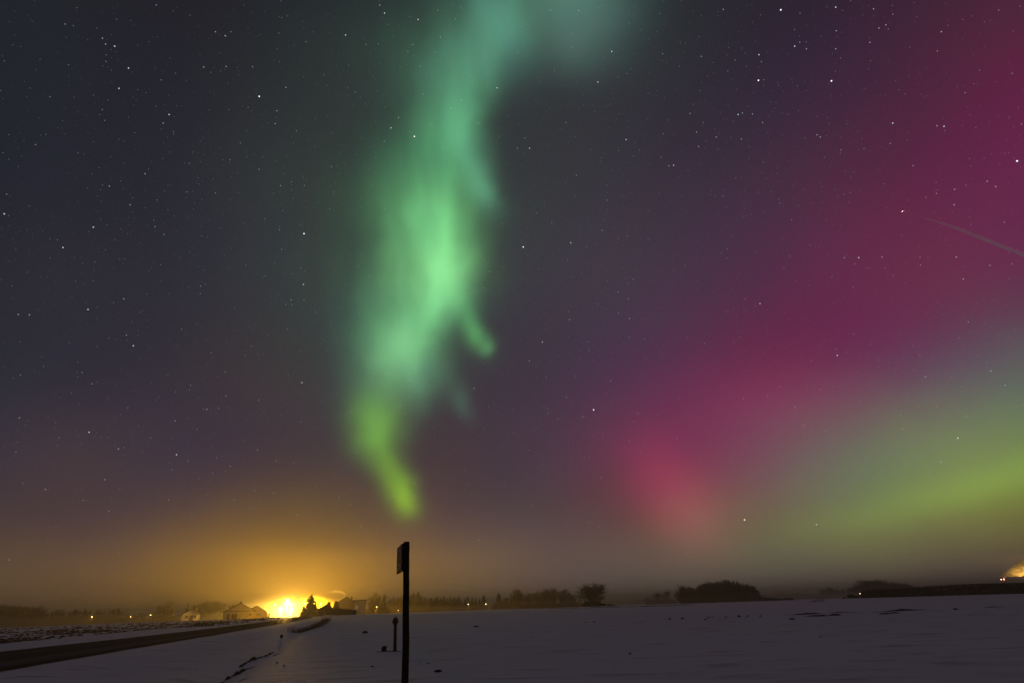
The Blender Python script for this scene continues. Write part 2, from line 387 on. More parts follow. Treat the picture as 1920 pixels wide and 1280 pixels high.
# slight wisps: bend the coordinates a little
wn = N('ShaderNodeTexNoise', noise_dimensions='3D')
put(wn.inputs['Vector'], DIR); put(wn.inputs['Scale'], 16.0); put(wn.inputs['Detail'], 2.0); put(wn.inputs['Roughness'], .45)
wsep = N('ShaderNodeSeparateColor'); put(wsep.inputs[0], wn.outputs['Color'])
wv = N('ShaderNodeCombineXYZ')
for i in range(2): put(wv.inputs[i], wsep.outputs[i])
PW = V('MULTIPLY_ADD', V('SUBTRACT', wv.outputs[0], (.5, .5, 0)), (.012, .010, 0), P0)
acc = None
FLOOR = (.008, .008, .012)
acc = V('ADD', (0, 0, 0), FLOOR)
def patch(acc, p, b):
    c, sn = math.cos(b[4]), math.sin(b[4])     # p = (u, v, 1): one dot product turns, shifts and scales it
    e1 = (c / b[2], sn / b[2], -(c * b[0] + sn * b[1]) / b[2])
    e2 = (-sn / b[3], c / b[3], (sn * b[0] - c * b[1]) / b[3])
    k1, k2 = V('DOT_PRODUCT', p, e1, out=1), V('DOT_PRODUCT', p, e2, out=1)
    r2 = M('MULTIPLY_ADD', k1, k1, M('MULTIPLY', k2, k2))
    e = M('POWER', math.exp(-1), r2)
    cb = N('ShaderNodeCombineXYZ')
    for i in range(3): put(cb.inputs[i], e)
    return V('MULTIPLY_ADD', cb.outputs[0], tuple(b[5:8]), acc)
for b in PATCHES:
    acc = patch(acc, PW, b)
# the brighter stars
for (sx, sy, sz, rad, br, cr_, cg_, cb_) in STARS:
    d = V('DISTANCE', DIR, (sx, sy, sz), out=1)
    s = M('MAXIMUM', M('MULTIPLY_ADD', d, -1.0 / rad, 1.0), 0.0)
    cb = N('ShaderNodeCombineXYZ')
    for i in range(3): put(cb.inputs[i], s)
    acc = V('MULTIPLY_ADD', cb.outputs[0], (br * cr_, br * cg_, br * cb_), acc)
# the tall green curtain
sp2 = N('ShaderNodeSeparateXYZ'); put(sp2.inputs[0], PW)
cu, cv = sp2.outputs[0], sp2.outputs[1]
v0, v1 = CURTAIN[0][0], CURTAIN[-1][0]
tv = N('ShaderNodeMapRange', clamp=True)
put(tv.inputs[0], cv); tv.inputs[1].default_value = v0; tv.inputs[2].default_value = v1
def curve(j):
    vals = [r[j] for r in CURTAIN]; lo, hi = min(vals), max(vals)
    n = N('ShaderNodeFloatCurve'); c = n.mapping.curves[0]
    pts = [((r[0] - v0) / (v1 - v0), (r[j] - lo) / (hi - lo)) for r in CURTAIN]
    c.points[0].location = pts[0]; c.points[1].location = pts[-1]
    for q in pts[1:-1]: c.points.new(*q)
    n.mapping.update()
    put(n.inputs['Value'], tv.outputs[0])
    return M('MULTIPLY_ADD', n.outputs[0], hi - lo, lo)
cc, cl, cr, kr, kg, kb = [curve(j) for j in range(1, 7)]
dx = M('SUBTRACT', cu, cc)
side = M('GREATER_THAN', dx, 0.0)
wdt = M('ADD', M('MULTIPLY', cr, side), M('MULTIPLY', cl, M('SUBTRACT', 1.0, side)))
q = M('DIVIDE', dx, wdt)
q2 = M('MULTIPLY', q, q)
prof = M('ADD', M('MULTIPLY', M('POWER', math.exp(-1), q2), .92), M('MULTIPLY', M('POWER', math.exp(-1 / 4.2), q2), .08))
# soft folds and rays running up the curtain
fn = N('ShaderNodeTexNoise', noise_dimensions='2D')
put(fn.inputs['Vector'], V('MULTIPLY', PW, (38.0, 11.0, 0))); put(fn.inputs['Scale'], 1.0); put(fn.inputs['Detail'], 1.0)
fsep = N('ShaderNodeSeparateColor'); put(fsep.inputs[0], fn.outputs['Color'])
prof = M('MULTIPLY', prof, M('MULTIPLY_ADD', fsep.outputs[0], .70, .65))
# only in front of the viewer's half of the sky
prof = M('MULTIPLY', prof, M('GREATER_THAN', sep.outputs[1], -.3))
kc = N('ShaderNodeCombineXYZ'); put(kc.inputs[0], kr); put(kc.inputs[1], kg); put(kc.inputs[2], kb)
pc = N('ShaderNodeCombineXYZ')
for i in range(3): put(pc.inputs[i], prof)
acc = V('MULTIPLY_ADD', kc.outputs[0], pc.outputs[0], acc)
# faint stars: cells of a fine Voronoi field cut by the sphere of directions
def star_field(acc, scale, rad, power, gain, off):
    vo = N('ShaderNodeTexVoronoi', voronoi_dimensions='3D', feature='F1')
    put(vo.inputs['Vector'], V('MULTIPLY_ADD', DIR, (scale, scale, scale), off)); vo.inputs['Scale'].default_value = 1.0
    d = M('DIVIDE', vo.outputs['Distance'], rad * scale)
    spot = M('MAXIMUM', M('SUBTRACT', 1.0, d), 0.0)
    s3 = N('ShaderNodeSeparateColor'); put(s3.inputs[0], vo.outputs['Color'])
    br = M('MULTIPLY', M('POWER', s3.outputs[0], power), gain)
    s = M('MULTIPLY', spot, br)
    cb = N('ShaderNodeCombineXYZ')   # bluish to warm white
    put(cb.inputs[0], M('MULTIPLY', s, M('MULTIPLY_ADD', s3.outputs[1], .30, .70)))
    put(cb.inputs[1], M('MULTIPLY', s, M('MULTIPLY_ADD', s3.outputs[1], .07, .85)))
    put(cb.inputs[2], M('MULTIPLY', s, M('MULTIPLY_ADD', s3.outputs[1], -.20, 1.0)))
    return V('ADD', acc, cb.outputs[0])
acc = star_field(acc, 118.0, .00075, 3.5, .8, (3.1, 7.7, 1.3))
acc = star_field(acc, 170.0, .0007, 2.0, .30, (11.1, 2.7, 5.3))
bg = N('ShaderNodeBackground'); put(bg.inputs['Color'], acc); bg.inputs['Strength'].default_value = 1.0
wo = N('ShaderNodeOutputWorld'); NT.links.new(bg.outputs[0], wo.inputs['Surface'])
try:
    world.cycles.sampling_method = 'MANUAL'; world.cycles.sample_map_resolution = 512
except Exception: pass

# ------------------------------------------------------------------ placing: bearings and ground heights
def ray(px, py):
    return (_f * FPX + _r2 * (px - 960) + _u2 * (640 - py)).normalized()
def horizon(px): return 1131 + (960 - px) * .0335
def spot(px, dist, py=None):
    d = ray(px, horizon(px) if py is None else py); h = math.hypot(d.x, d.y)
    return d.x / h * dist, d.y / h * dist
def zat(px, py, dist):
    d = ray(px, py); return EYE + dist * d.z / math.hypot(d.x, d.y)
def gpt(px, py):
    d = ray(px, py); t = -EYE / d.z; return d.x * t, d.y * t
DITCH = [(-4, 2), (-8.9, 18.7), (-11.5, 28.2), (-18.9, 53), (-31, 95), (-42, 130)]
def seg_dist(x, y, line):
    best = 1e9
    for (ax, ay), (bx, by) in zip(line, line[1:]):
        vx, vy = bx - ax, by - ay
        t = max(0, min(1, ((x - ax) * vx + (y - ay) * vy) / (vx * vx + vy * vy)))
        best = min(best, math.hypot(x - ax - t * vx, y - ay - t * vy))
    return best
ROAD_NEAR = [(-2.5, -46), (-19.2, 23.8), (-23.0, 39.2), (-26.6, 54.9), (-32.0, 77), (-38.7, 104.6), (-50.2, 150), (-62, 188), (-80, 226), (-108, 262)]
ROAD_W = [8.6, 8.6, 8.4, 7.4, 6.4, 6.2, 5.8, 5.8, 5.8, 5.8]
ROAD_FAR = [(x - w * .97, y - w * .22) for (x, y), w in zip(ROAD_NEAR, ROAD_W)]
ROAD_MID = [((a[0] + b[0]) / 2, (a[1] + b[1]) / 2) for a, b in zip(ROAD_NEAR, ROAD_FAR)]
def sstep(a, b, x):
    t = max(0, min(1, (x - a) / (b - a))); return t * t * (3 - 2 * t)
def T(x, y):
    r = math.hypot(x, y)
    z = .10 * noise.noise((x / 23, y / 23, 3.3)) + .045 * noise.noise((x / 5.5, y / 9, 8.1)) * math.exp(-r / 90)
    z *= sstep(3, 12, r)
    if -140 < x < 10 and -60 < y < 280:
        dr = seg_dist(x, y, ROAD_MID)
        k = 1 - sstep(5.0, 7.5, dr)
        z = z * (1 - k) - .10 * k
        z += .16 * math.exp(-((dr - 7.6) / 1.5) ** 2) * sstep(12, 25, r)
        dd = seg_dist(x, y, DITCH)
        z -= .22 * math.exp(-(dd / .8) ** 2) * sstep(6, 14, r)
    if r > 200: z -= min(3.2, .010 * (r - 200))
    return z

# ------------------------------------------------------------------ materials
def mat(name, base, rough=.8, spec=.3, var=None, scale=4, bump=0, bscale=20, stretch=(1, 1, 1), metallic=0, coat=0):
    m = bpy.data.materials.new(name); m.use_nodes = True
    nt = m.node_tree; b = nt.nodes['Principled BSDF']
    b.inputs['Base Color'].default_value = (*base, 1)
    b.inputs['Roughness'].default_value = rough
    b.inputs['Specular IOR Level'].default_value = spec
    b.inputs['Metallic'].default_value = metallic
    tc = nt.nodes.new('ShaderNodeTexCoord'); mp = nt.nodes.new('ShaderNodeMapping')
    mp.inputs['Scale'].default_value = stretch
    nt.links.new(tc.outputs['Object'], mp.inputs[0])
    if var:
        n = nt.nodes.new('ShaderNodeTexNoise'); n.inputs['Scale'].default_value = scale; n.inputs['Detail'].default_value = 5
        nt.links.new(mp.outputs[0], n.inputs['Vector'])
        mx = nt.nodes.new('ShaderNodeMix'); mx.data_type = 'RGBA'
        rp = nt.nodes.new('ShaderNodeMapRange'); rp.inputs[1].default_value = .32; rp.inputs[2].default_value = .68
        nt.links.new(n.outputs['Fac'], rp.inputs[0]); nt.links.new(rp.outputs[0], mx.inputs[0])
        mx.inputs[6].default_value = (*base, 1); mx.inputs[7].default_value = (*var, 1)
        nt.links.new(mx.outputs[2], b.inputs['Base Color'])
    if bump:
        n2 = nt.nodes.new('ShaderNodeTexNoise'); n2.inputs['Scale'].default_value = bscale; n2.inputs['Detail'].default_value = 6
        nt.links.new(mp.outputs[0], n2.inputs['Vector'])
        bp = nt.nodes.new('ShaderNodeBump'); bp.inputs['Strength'].default_value = min(1, bump); bp.inputs['Distance'].default_value = .05
        nt.links.new(n2.outputs['Fac'], bp.inputs['Height']); nt.links.new(bp.outputs[0], b.inputs['Normal'])
    return m
def glow_mat(name, colr, strength):
    m = bpy.data.materials.new(name); m.use_nodes = True
    b = m.node_tree.nodes['Principled BSDF']
    b.inputs['Base Color'].default_value = (.8, .8, .8, 1)
    b.inputs['Emission Color'].default_value = (*colr, 1); b.inputs['Emission Strength'].default_value = strength
    m.cycles.emission_sampling = 'NONE'
    return m
def vol_mat(name, colr, density, g=0.0):
    m = bpy.data.materials.new(name); m.use_nodes = True
    nt = m.node_tree; nt.nodes.clear()
    pv = nt.nodes.new('ShaderNodeVolumePrincipled'); o = nt.nodes.new('ShaderNodeOutputMaterial')
    pv.inputs['Color'].default_value = (*colr, 1); pv.inputs['Density'].default_value = density
    pv.inputs['Anisotropy'].default_value = g
    nt.links.new(pv.outputs[0], o.inputs['Volume'])
    m.cycles.homogeneous_volume = True
    return m

SNOW = bpy.data.materials.new('snow'); SNOW.use_nodes = True
def _snow():
    nt = SNOW.node_tree; b = nt.nodes['Principled BSDF']
    b.inputs['Roughness'].default_value = .75; b.inputs['Specular IOR Level'].default_value = .25
    tc = nt.nodes.new('ShaderNodeTexCoord')
    def nz(scale, stretch, rot, detail):
        mp = nt.nodes.new('ShaderNodeMapping'); mp.inputs['Scale'].default_value = stretch; mp.inputs['Rotation'].default_value = (0, 0, rot)
        nt.links.new(tc.outputs['Object'], mp.inputs[0])
        n = nt.nodes.new('ShaderNodeTexNoise'); n.inputs['Scale'].default_value = scale; n.inputs['Detail'].default_value = detail
        nt.links.new(mp.outputs[0], n.inputs['Vector']); return n.outputs['Fac']
    a = nz(.42, (1, 2.8, 1), R(17), 7); c = nz(3.5, (1, 2.4, 1), R(14), 5); g = nz(.05, (1, 1, 1), 0, 4); e = nz(40, (1, 1, 1), 0, 3)
    mx = nt.nodes.new('ShaderNodeMix'); mx.data_type = 'RGBA'
    nt.links.new(g, mx.inputs[0])
    mx.inputs[6].default_value = (.78, .79, .84, 1); mx.inputs[7].default_value = (.88, .88, .91, 1)
    # thin snow where stubble soil greys it
    mp2 = nt.nodes.new('ShaderNodeMapRange'); mp2.inputs[1].default_value = .56; mp2.inputs[2].default_value = .76
    nt.links.new(a, mp2.inputs[0])
    mx2 = nt.nodes.new('ShaderNodeMix'); mx2.data_type = 'RGBA'
    nt.links.new(mp2.outputs[0], mx2.inputs[0]); nt.links.new(mx.outputs[2], mx2.inputs[6]); mx2.inputs[7].default_value = (.40, .39, .41, 1)
    nt.links.new(mx2.outputs[2], b.inputs['Base Color'])
    prev = None
    for h, d, s in ((a, .11, .9), (c, .035, .8), (e, .006, .7)):
        bp = nt.nodes.new('ShaderNodeBump'); bp.inputs['Distance'].default_value = d; bp.inputs['Strength'].default_value = s
        nt.links.new(h, bp.inputs['Height'])
        if prev: nt.links.new(prev, bp.inputs['Normal'])
        prev = bp.outputs[0]
    nt.links.new(prev, b.inputs['Normal'])
_snow()
EARTH = mat('earth', (.030, .022, .017), .95, .1, (.055, .042, .034), 6, .8, 12)
BARK = mat('bark', (.060, .048, .038), .9, .1, (.035, .028, .022), 3, .5, 10)
TWIG = mat('twigs', (.055, .045, .038), .9, .1)
NEEDLE = mat('needles', (.030, .045, .026), .85, .15, (.018, .030, .016), 1.5)
HEDGE = mat('dark_needles', (.016, .024, .015), .9, .1, (.026, .036, .022), 1.0)
WOOD = mat('weathered_wood', (.055, .042, .033), .9, .1, (.020, .015, .012), 9, .8, 25, (6, 6, 1))
PLASTER = mat('plaster', (.66, .62, .54), .9, .1, (.56, .52, .45), .8, .15, 30)
BRICK = mat('brick_wall', (.26, .17, .12), .9, .1, (.20, .13, .10), 2, .3, 12)
TILE = mat('roof_tiles', (.060, .045, .040), .85, .2, (.040, .032, .030), 3, .4, 9)
SHED = mat('dark_boards', (.030, .026, .024), .9, .1, (.045, .038, .032), 3)
GLASS = mat('window_glass', (.02, .022, .026), .12, .5)
FRAME = mat('window_frame', (.55, .53, .50), .6)
DOORM = mat('door_paint', (.10, .085, .07), .6, .3, (.08, .07, .06), 3)
STEEL = mat('galvanised_steel', (.30, .31, .32), .5, .4, (.24, .25, .26), 8, metallic=.6)
RED = mat('red_paint', (.15, .010, .007), .6, .3, (.10, .008, .006), 7, .2, 30)
BLACKP = mat('black_paint', (.018, .018, .020), .6, .3, (.03, .03, .03), 9)
CAPM = mat('pale_cap', (.62, .58, .52), .6, .3)
SIGNDARK = mat('sign_board', (.030, .022, .018), .8, .2, (.045, .034, .028), 8, .3, 20)
LETTER = mat('pale_lettering', (.72, .72, .74), .7, .2, (.5, .5, .52), 20)
GRASS = mat('dry_grass', (.27, .21, .125), .9, .1, (.16, .12, .07), 3)
WHITE = mat('aircraft_paint', (.75, .76, .78), .35, .5)
CONCRETE = mat('concrete', (.30, .29, .28), .9, .1, (.22, .21, .20), 2)

ROADM = bpy.data.materials.new('wet_asphalt'); ROADM.use_nodes = True
def _road():
    nt = ROADM.node_tree; b = nt.nodes['Principled BSDF']
    uv = nt.nodes.new('ShaderNodeUVMap'); sp = nt.nodes.new('ShaderNodeSeparateXYZ'); nt.links.new(uv.outputs[0], sp.inputs[0])
    n = nt.nodes.new('ShaderNodeTexNoise'); n.inputs['Scale'].default_value = 1.0; n.inputs['Detail'].default_value = 6
    mp = nt.nodes.new('ShaderNodeMapping'); mp.inputs['Scale'].default_value = (9, .12, 1)
    nt.links.new(uv.outputs[0], mp.inputs[0]); nt.links.new(mp.outputs[0], n.inputs['Vector'])
    ad = nt.nodes.new('ShaderNodeMath'); ad.operation = 'MULTIPLY_ADD'; ad.inputs[1].default_value = .10
    nt.links.new(n.outputs['Fac'], ad.inputs[0]); nt.links.new(sp.outputs[0], ad.inputs[2])
    cr = nt.nodes.new('ShaderNodeValToRGB'); e = cr.color_ramp.elements
    stops = [(0, (.012, .011, .010)), (.10, (.012, .011, .010)), (.16, (.075, .073, .071)), (.27, (.11, .105, .10)), (.36, (.028, .027, .026)), (.58, (.036, .034, .032)), (.66, (.060, .058, .056)), (.74, (.030, .029, .028)), (.94, (.028, .027, .026)), (1, (.07, .07, .07))]
    e[0].position, e[0].color = stops[0][0], (*stops[0][1], 1); e[1].position, e[1].color = stops[-1][0], (*stops[-1][1], 1)
    for p_, c_ in stops[1:-1]:
        x = e.new(p_); x.color = (*c_, 1)
    nt.links.new(ad.outputs[0], cr.inputs[0]); nt.links.new(cr.outputs[0], b.inputs['Base Color'])
    df = nt.nodes.new('ShaderNodeBsdfDiffuse'); gl = nt.nodes.new('ShaderNodeBsdfGlossy'); mx = nt.nodes.new('ShaderNodeMixShader')
    mx.inputs[0].default_value = .05; gl.inputs['Roughness'].default_value = .38
    nt.links.new(cr.outputs[0], df.inputs['Color']); nt.links.new(df.outputs[0], mx.inputs[1]); nt.links.new(gl.outputs[0], mx.inputs[2])
    nt.links.new(mx.outputs[0], nt.nodes['Material Output'].inputs['Surface'])
    mr = nt.nodes.new('ShaderNodeMapRange'); mr.inputs[3].default_value = .42; mr.inputs[4].default_value = .8
    nt.links.new(n.outputs['Fac'], mr.inputs[0]); nt.links.new(mr.outputs[0], b.inputs['Roughness'])
    n2 = nt.nodes.new('ShaderNodeTexNoise'); n2.inputs['Scale'].default_value = 14
    tc = nt.nodes.new('ShaderNodeTexCoord'); nt.links.new(tc.outputs['Object'], n2.inputs['Vector'])
    bp = nt.nodes.new('ShaderNodeBump'); bp.inputs['Strength'].default_value = .5; bp.inputs['Distance'].default_value = .03
    nt.links.new(n2.outputs['Fac'], bp.inputs['Height']); nt.links.new(bp.outputs[0], df.inputs['Normal'])
_road()

# ------------------------------------------------------------------ mesh helpers
def obj(name, bm, m, parent=None, loc=None, smooth=False):
    me = bpy.data.meshes.new(name)
    bm.normal_update()
    bm.to_mesh(me); bm.free()
    if smooth:
        for p in me.polygons: p.use_smooth = True
    me.materials.append(m)
    o = bpy.data.objects.new(name, me); col.objects.link(o)
    if parent: o.parent = parent
    if loc: o.location = loc
    return o
def thing(name, label, cat, loc=(0, 0, 0), rz=0, group=None):
    o = bpy.data.objects.new(name, None); o.empty_display_size = .3; col.objects.link(o)
    o.location = loc; o.rotation_euler = (0, 0, rz)
    return tag(o, label, cat, group)
def tag(o, label, cat, group=None):
    o['label'] = label; o['category'] = cat
    if group: o['group'] = group
    return o
def struct(name, bm, m, smooth=False):
    o = obj(name, bm, m, smooth=smooth); o['kind'] = 'structure'; return o
def stuff(o, label, cat):
    o['kind'] = 'stuff'; o['label'] = label; o['category'] = cat; return o
def dup(src, loc, rz, sxy, sz, label, group):
    c = src.copy(); col.objects.link(c)
    c.location = loc; c.rotation_euler = (0, 0, rz); c.scale = (sxy, sxy, sz)
    c['label'] = label
    if group: c['group'] = group
    elif 'group' in c: del c['group']
    for ch in src.children:
        k = ch.copy(); col.objects.link(k); k.parent = c
        for g in ch.children:
            h = g.copy(); col.objects.link(h); h.parent = k
    return c
def add_box(bm, x0, x1, y0, y1, z0, z1):
    v = [bm.verts.new(p) for p in ((x0, y0, z0), (x1, y0, z0), (x1, y1, z0), (x0, y1, z0), (x0, y0, z1), (x1, y0, z1), (x1, y1, z1), (x0, y1, z1))]
    for f in ((3, 2, 1, 0), (4, 5, 6, 7), (0, 1, 5, 4), (1, 2, 6, 5), (2, 3, 7, 6), (3, 0, 4, 7)): bm.faces.new([v[i] for i in f])
def box(*a):
    bm = bmesh.new(); add_box(bm, *a); return bm
def add_tube(bm, pts, rad, n=6, cap=True):
    pts = [Vector(p) for p in pts]; rings = []
    for i, p in enumerate(pts):
        t = (pts[min(i + 1, len(pts) - 1)] - pts[max(i - 1, 0)]).normalized()
        a = t.orthogonal().normalized() if i == 0 else (a - t * a.dot(t)).normalized()
        b = t.cross(a); r = rad[i]
        rings.append([bm.verts.new(p + (a * math.cos(k * 2 * math.pi / n) + b * math.sin(k * 2 * math.pi / n)) * r) for k in range(n)])
    for A, B in zip(rings, rings[1:]):
        for k in range(n): bm.faces.new((A[k], A[(k + 1) % n], B[(k + 1) % n], B[k]))
    if cap and n > 2:
        bm.faces.new(rings[0][::-1]); bm.faces.new(rings[-1])
def add_lathe(bm, prof, n=14, cx=0, cy=0):
    rings = [[bm.verts.new((cx + r * math.cos(k * 2 * math.pi / n), cy + r * math.sin(k * 2 * math.pi / n), z)) for k in range(n)] for r, z in prof]
    for A, B in zip(rings, rings[1:]):
        for k in range(n): bm.faces.new((A[k], A[(k + 1) % n], B[(k + 1) % n], B[k]))
    bm.faces.new(rings[0][::-1]); bm.faces.new(rings[-1])
def add_lump(bm, c, sx, sy, sz, seed, rz=0, sub=2):
    """an uneven clod sunk a little in the snow"""
    r = bmesh.ops.create_icosphere(bm, subdivisions=sub, radius=1)
    for v in r['verts']:
        p = v.co.copy(); k = 1 + .45 * noise.noise(p * 1.7 + Vector((seed * 3.1, seed, 0)))
        x, y, z = p.x * k * sx, p.y * k * sy, p.z * k * sz
        v.co = Vector((c[0] + x * math.cos(rz) - y * math.sin(rz), c[1] + x * math.sin(rz) + y * math.cos(rz), c[2] + z))

# ------------------------------------------------------------------ ground
def ground():
    bm = bmesh.new()
    az = []
    a = -180.0
    while a < 180 - 1e-6:
        az.append(a); a += .25 if -62 <= a < 62 else 2.0
    rs = [1.5]
    while rs[-1] < 7000: rs.append(rs[-1] * (1.028 if rs[-1] < 450 else 1.12))
    c0 = bm.verts.new((0, 0, T(0, 0)))
    rings = []
    for r in rs:
        rings.append([bm.verts.new((r * math.sin(R(t)), r * math.cos(R(t)), T(r * math.sin(R(t)), r * math.cos(R(t))))) for t in az])
    n = len(az)
    for k in range(n): bm.faces.new((c0, rings[0][(k + 1) % n], rings[0][k]))
    for A, B in zip(rings, rings[1:]):
        for k in range(n): bm.faces.new((A[k], A[(k + 1) % n], B[(k + 1) % n], B[k]))
    return struct('snow_field', bm, SNOW, smooth=True)
ground()

def resample(line, step):
    out = []
    for (ax, ay), (bx, by) in zip(line, line[1:]):
        n = max(1, int(math.hypot(bx - ax, by - ay) / step))
        out += [(ax + (bx - ax) * i / n, ay + (by - ay) * i / n) for i in range(n)]
    return out + [line[-1]]
def road():
    bm = bmesh.new(); uvl = bm.loops.layers.uv.new('UVMap')
    cols_ = 10; rows = []
    L = 0; prev = None; idx = []
    for i in range(len(ROAD_NEAR) - 1):
        for k in range(14): idx.append(i + k / 14)
    idx.append(len(ROAD_NEAR) - 1)
    for t in idx:
        i = min(int(t), len(ROAD_NEAR) - 2); f = t - i
        a = Vector(ROAD_NEAR[i]).lerp(Vector(ROAD_NEAR[i + 1]), f); b = Vector(ROAD_FAR[i]).lerp(Vector(ROAD_FAR[i + 1]), f)
        if prev: L += (a - prev).length
        prev = a
        row = []
        for c in range(cols_ + 1):
            u = c / cols_; p = a.lerp(b, u)
            jit = .18 * noise.noise((p.x * .35, p.y * .35, 1.7)) if c in (0, cols_) else 0
            zz = T(p.x, p.y) + .03 + .07 * (1 - (2 * u - 1) ** 2)
            row.append((bm.verts.new((p.x + jit, p.y, zz)), (u, L)))
        rows.append(row)
    for A, B in zip(rows, rows[1:]):
        for c in range(cols_):
            q = (A[c], B[c], B[c + 1], A[c + 1]); f = bm.faces.new([x[0] for x in q])
            for lp, x in zip(f.loops, q): lp[uvl].uv = x[1]
    bmesh.ops.recalc_face_normals(bm, faces=bm.faces)
    if bm.faces[0].normal.z < 0 if hasattr(bm.faces, 'ensure_lookup_table') and not bm.faces.ensure_lookup_table() else False:
        bmesh.ops.reverse_faces(bm, faces=bm.faces)
    return struct('road', bm, ROADM, smooth=True)
road()

# clods of the ploughed field beyond the road
def clods():
    rnd = random.Random(5); bm = bmesh.new(); n = 0
    while n < 1900:
        px = rnd.uniform(-60, 560); f = px / 560
        top = 1178 - 22.5 * max(0, f); bot = 1211 - 53 * max(0, f) ** .93
        py = top + (bot - top) * rnd.random() ** .8
        x, y = gpt(px, py)
        if seg_dist(x, y, ROAD_FAR) < 1.3 + rnd.random() * 1.5 or math.hypot(x, y) > 185: continue
        if noise.noise((x / 7, y / 7, 2)) < -.05 + .5 * (rnd.random() - .5): continue
        s = rnd.uniform(.035, .13) * (1 + math.hypot(x, y) / 110)
        add_lump(bm, (x, y, T(x, y) + s * .12), s * rnd.uniform(.9, 2.4), s * rnd.uniform(.7, 1.3), s * rnd.uniform(.30, .55), n, R(100) + rnd.gauss(0, .35), 1)
        n += 1
    o = obj('ploughed_clods', bm, EARTH)
    stuff(o, 'dark ploughed clods poking through snow in the field beyond the road', 'soil clods')
clods()

# ------------------------------------------------------------------ trees: one of each kind, then copies
def branch(bt, bc, p, d, L, rad, lev, rnd, kids, up, rmin, segs=3):
    pts, rr = [p], [rad]; q = p.copy(); dd = d.copy()
    for i in range(segs):
        dd = (dd + Vector((rnd.gauss(0, .14), rnd.gauss(0, .14), rnd.gauss(0, .08) + up))).normalized()
        q = q + dd * (L / segs); pts.append(q.copy()); rr.append(max(rmin, rad * (1 - .75 * (i + 1) / segs)))
    add_tube(bt if lev == 0 else bc, pts, rr, 7 if lev == 0 else 4 if lev == 1 else 3, cap=lev == 0)
    if lev >= len(kids): return
    for k in range(kids[lev]):
        f = rnd.uniform(.16 if lev == 0 else .2, 1.0); i = min(int(f * segs), segs - 1); fr = f * segs - i
        pos = pts[i].lerp(pts[i + 1], fr); base = (pts[i + 1] - pts[i]).normalized()
        ph = rnd.uniform(0, 2 * math.pi); a = base.orthogonal().normalized(); b = base.cross(a)
        ang = rnd.uniform(.45, .95)
        nd = (base * math.cos(ang) + (a * math.cos(ph) + b * math.sin(ph)) * math.sin(ang)).normalized()
        branch(bt, bc, pos, nd, L * rnd.uniform(.45, .72) * (1.15 - .35 * f if lev == 0 else 1), max(rmin, rad * (1 - .6 * f) * .55), lev + 1, rnd, kids, up, rmin)
def bare_proto(name, seed, h, kids, up, stems=1, trunkL=.5):
    rnd = random.Random(seed); bt, bc = bmesh.new(), bmesh.new()
    for s in range(stems):
        d = Vector((0, 0, 1)) if stems == 1 else Vector((rnd.gauss(0, .33), rnd.gauss(0, .33), 1)).normalized()
        branch(bt, bc, Vector((rnd.gauss(0, .1) * (stems > 1), rnd.gauss(0, .1) * (stems > 1), -.3)), d, h * trunkL * rnd.uniform(.85, 1.1), h * .022, 0, rnd, kids, up, h * .0017)
    zt = max(v.co.z for v in bc.verts); wd = max(math.hypot(v.co.x, v.co.y) for v in bc.verts)
    t = thing(name, 'proto', 'tree'); obj('trunk', bt, BARK, t); obj('crown', bc, TWIG, t)
    t['h'] = zt; return t, zt
def spruce_proto(name, seed, h, rmax, material, dens=1.0):
    rnd = random.Random(seed); bt, bc = bmesh.new(), bmesh.new()
    add_tube(bt, [(0, 0, -.3), (0, 0, h * .5), (0, 0, h * .97)], [h * .02, h * .012, h * .003], 6)
    z = h * .07
    while z < h * .985:
        f = z / h; L0 = rmax * (1 - f) ** .60 * (1 if f > .12 else .8)
        nb = max(4, int((9 - 4 * f) * dens))
        for k in range(nb):
            ph = rnd.uniform(0, 2 * math.pi); L = L0 * rnd.uniform(.6, 1.18) + .12
            c, s = math.cos(ph), math.sin(ph); zc = z; z = z + h * rnd.uniform(-.028, .028)
            droop = rnd.uniform(.15, .5); lift = rnd.uniform(.0, .18)
            pts = [Vector((c * L * t, s * L * t, z + L * (.12 * t - droop * t * t + lift * t ** 3))) for t in (0, .35, .7, 1)]
            side = Vector((-s, c, 0)); w = [.10 * L + .05, .20 * L + .05, .15 * L + .04, .01]
            for i in range(3):
                for sg in (-1, 1):
                    tip = side * sg
                    a, b = pts[i], pts[i + 1]
                    try:
                        bc.faces.new([bc.verts.new(v) for v in (a, a + tip * w[i] * .8 - Vector((0, 0, .8 * w[i])), b + tip * w[i + 1] - Vector((0, 0, 1.0 * w[i + 1])), b)])
                    except ValueError: pass
                for e in range(3):   # hanging side sprays
                    t = rnd.random(); o_ = pts[i].lerp(pts[i + 1], t); sg = rnd.choice((-1, 1)); l = L * rnd.uniform(.12, .28) + .06
                    dv = (Vector((c, s, 0)) * .6 + side * sg * .8 + Vector((0, 0, rnd.uniform(-.5, .15)))).normalized()
                    n_ = (Matrix.Rotation(rnd.uniform(0, 3.1), 3, dv) @ dv.orthogonal().normalized()) * l * .34
                    bc.faces.new([bc.verts.new(v) for v in (o_, o_ + dv * l * .6 + n_, o_ + dv * l, o_ + dv * l * .6 - n_)])
            z = zc
        z += h * .030
    t = thing(name, 'proto', 'tree'); obj('trunk', bt, BARK, t); obj('crown', bc, material, t)
    return t, h
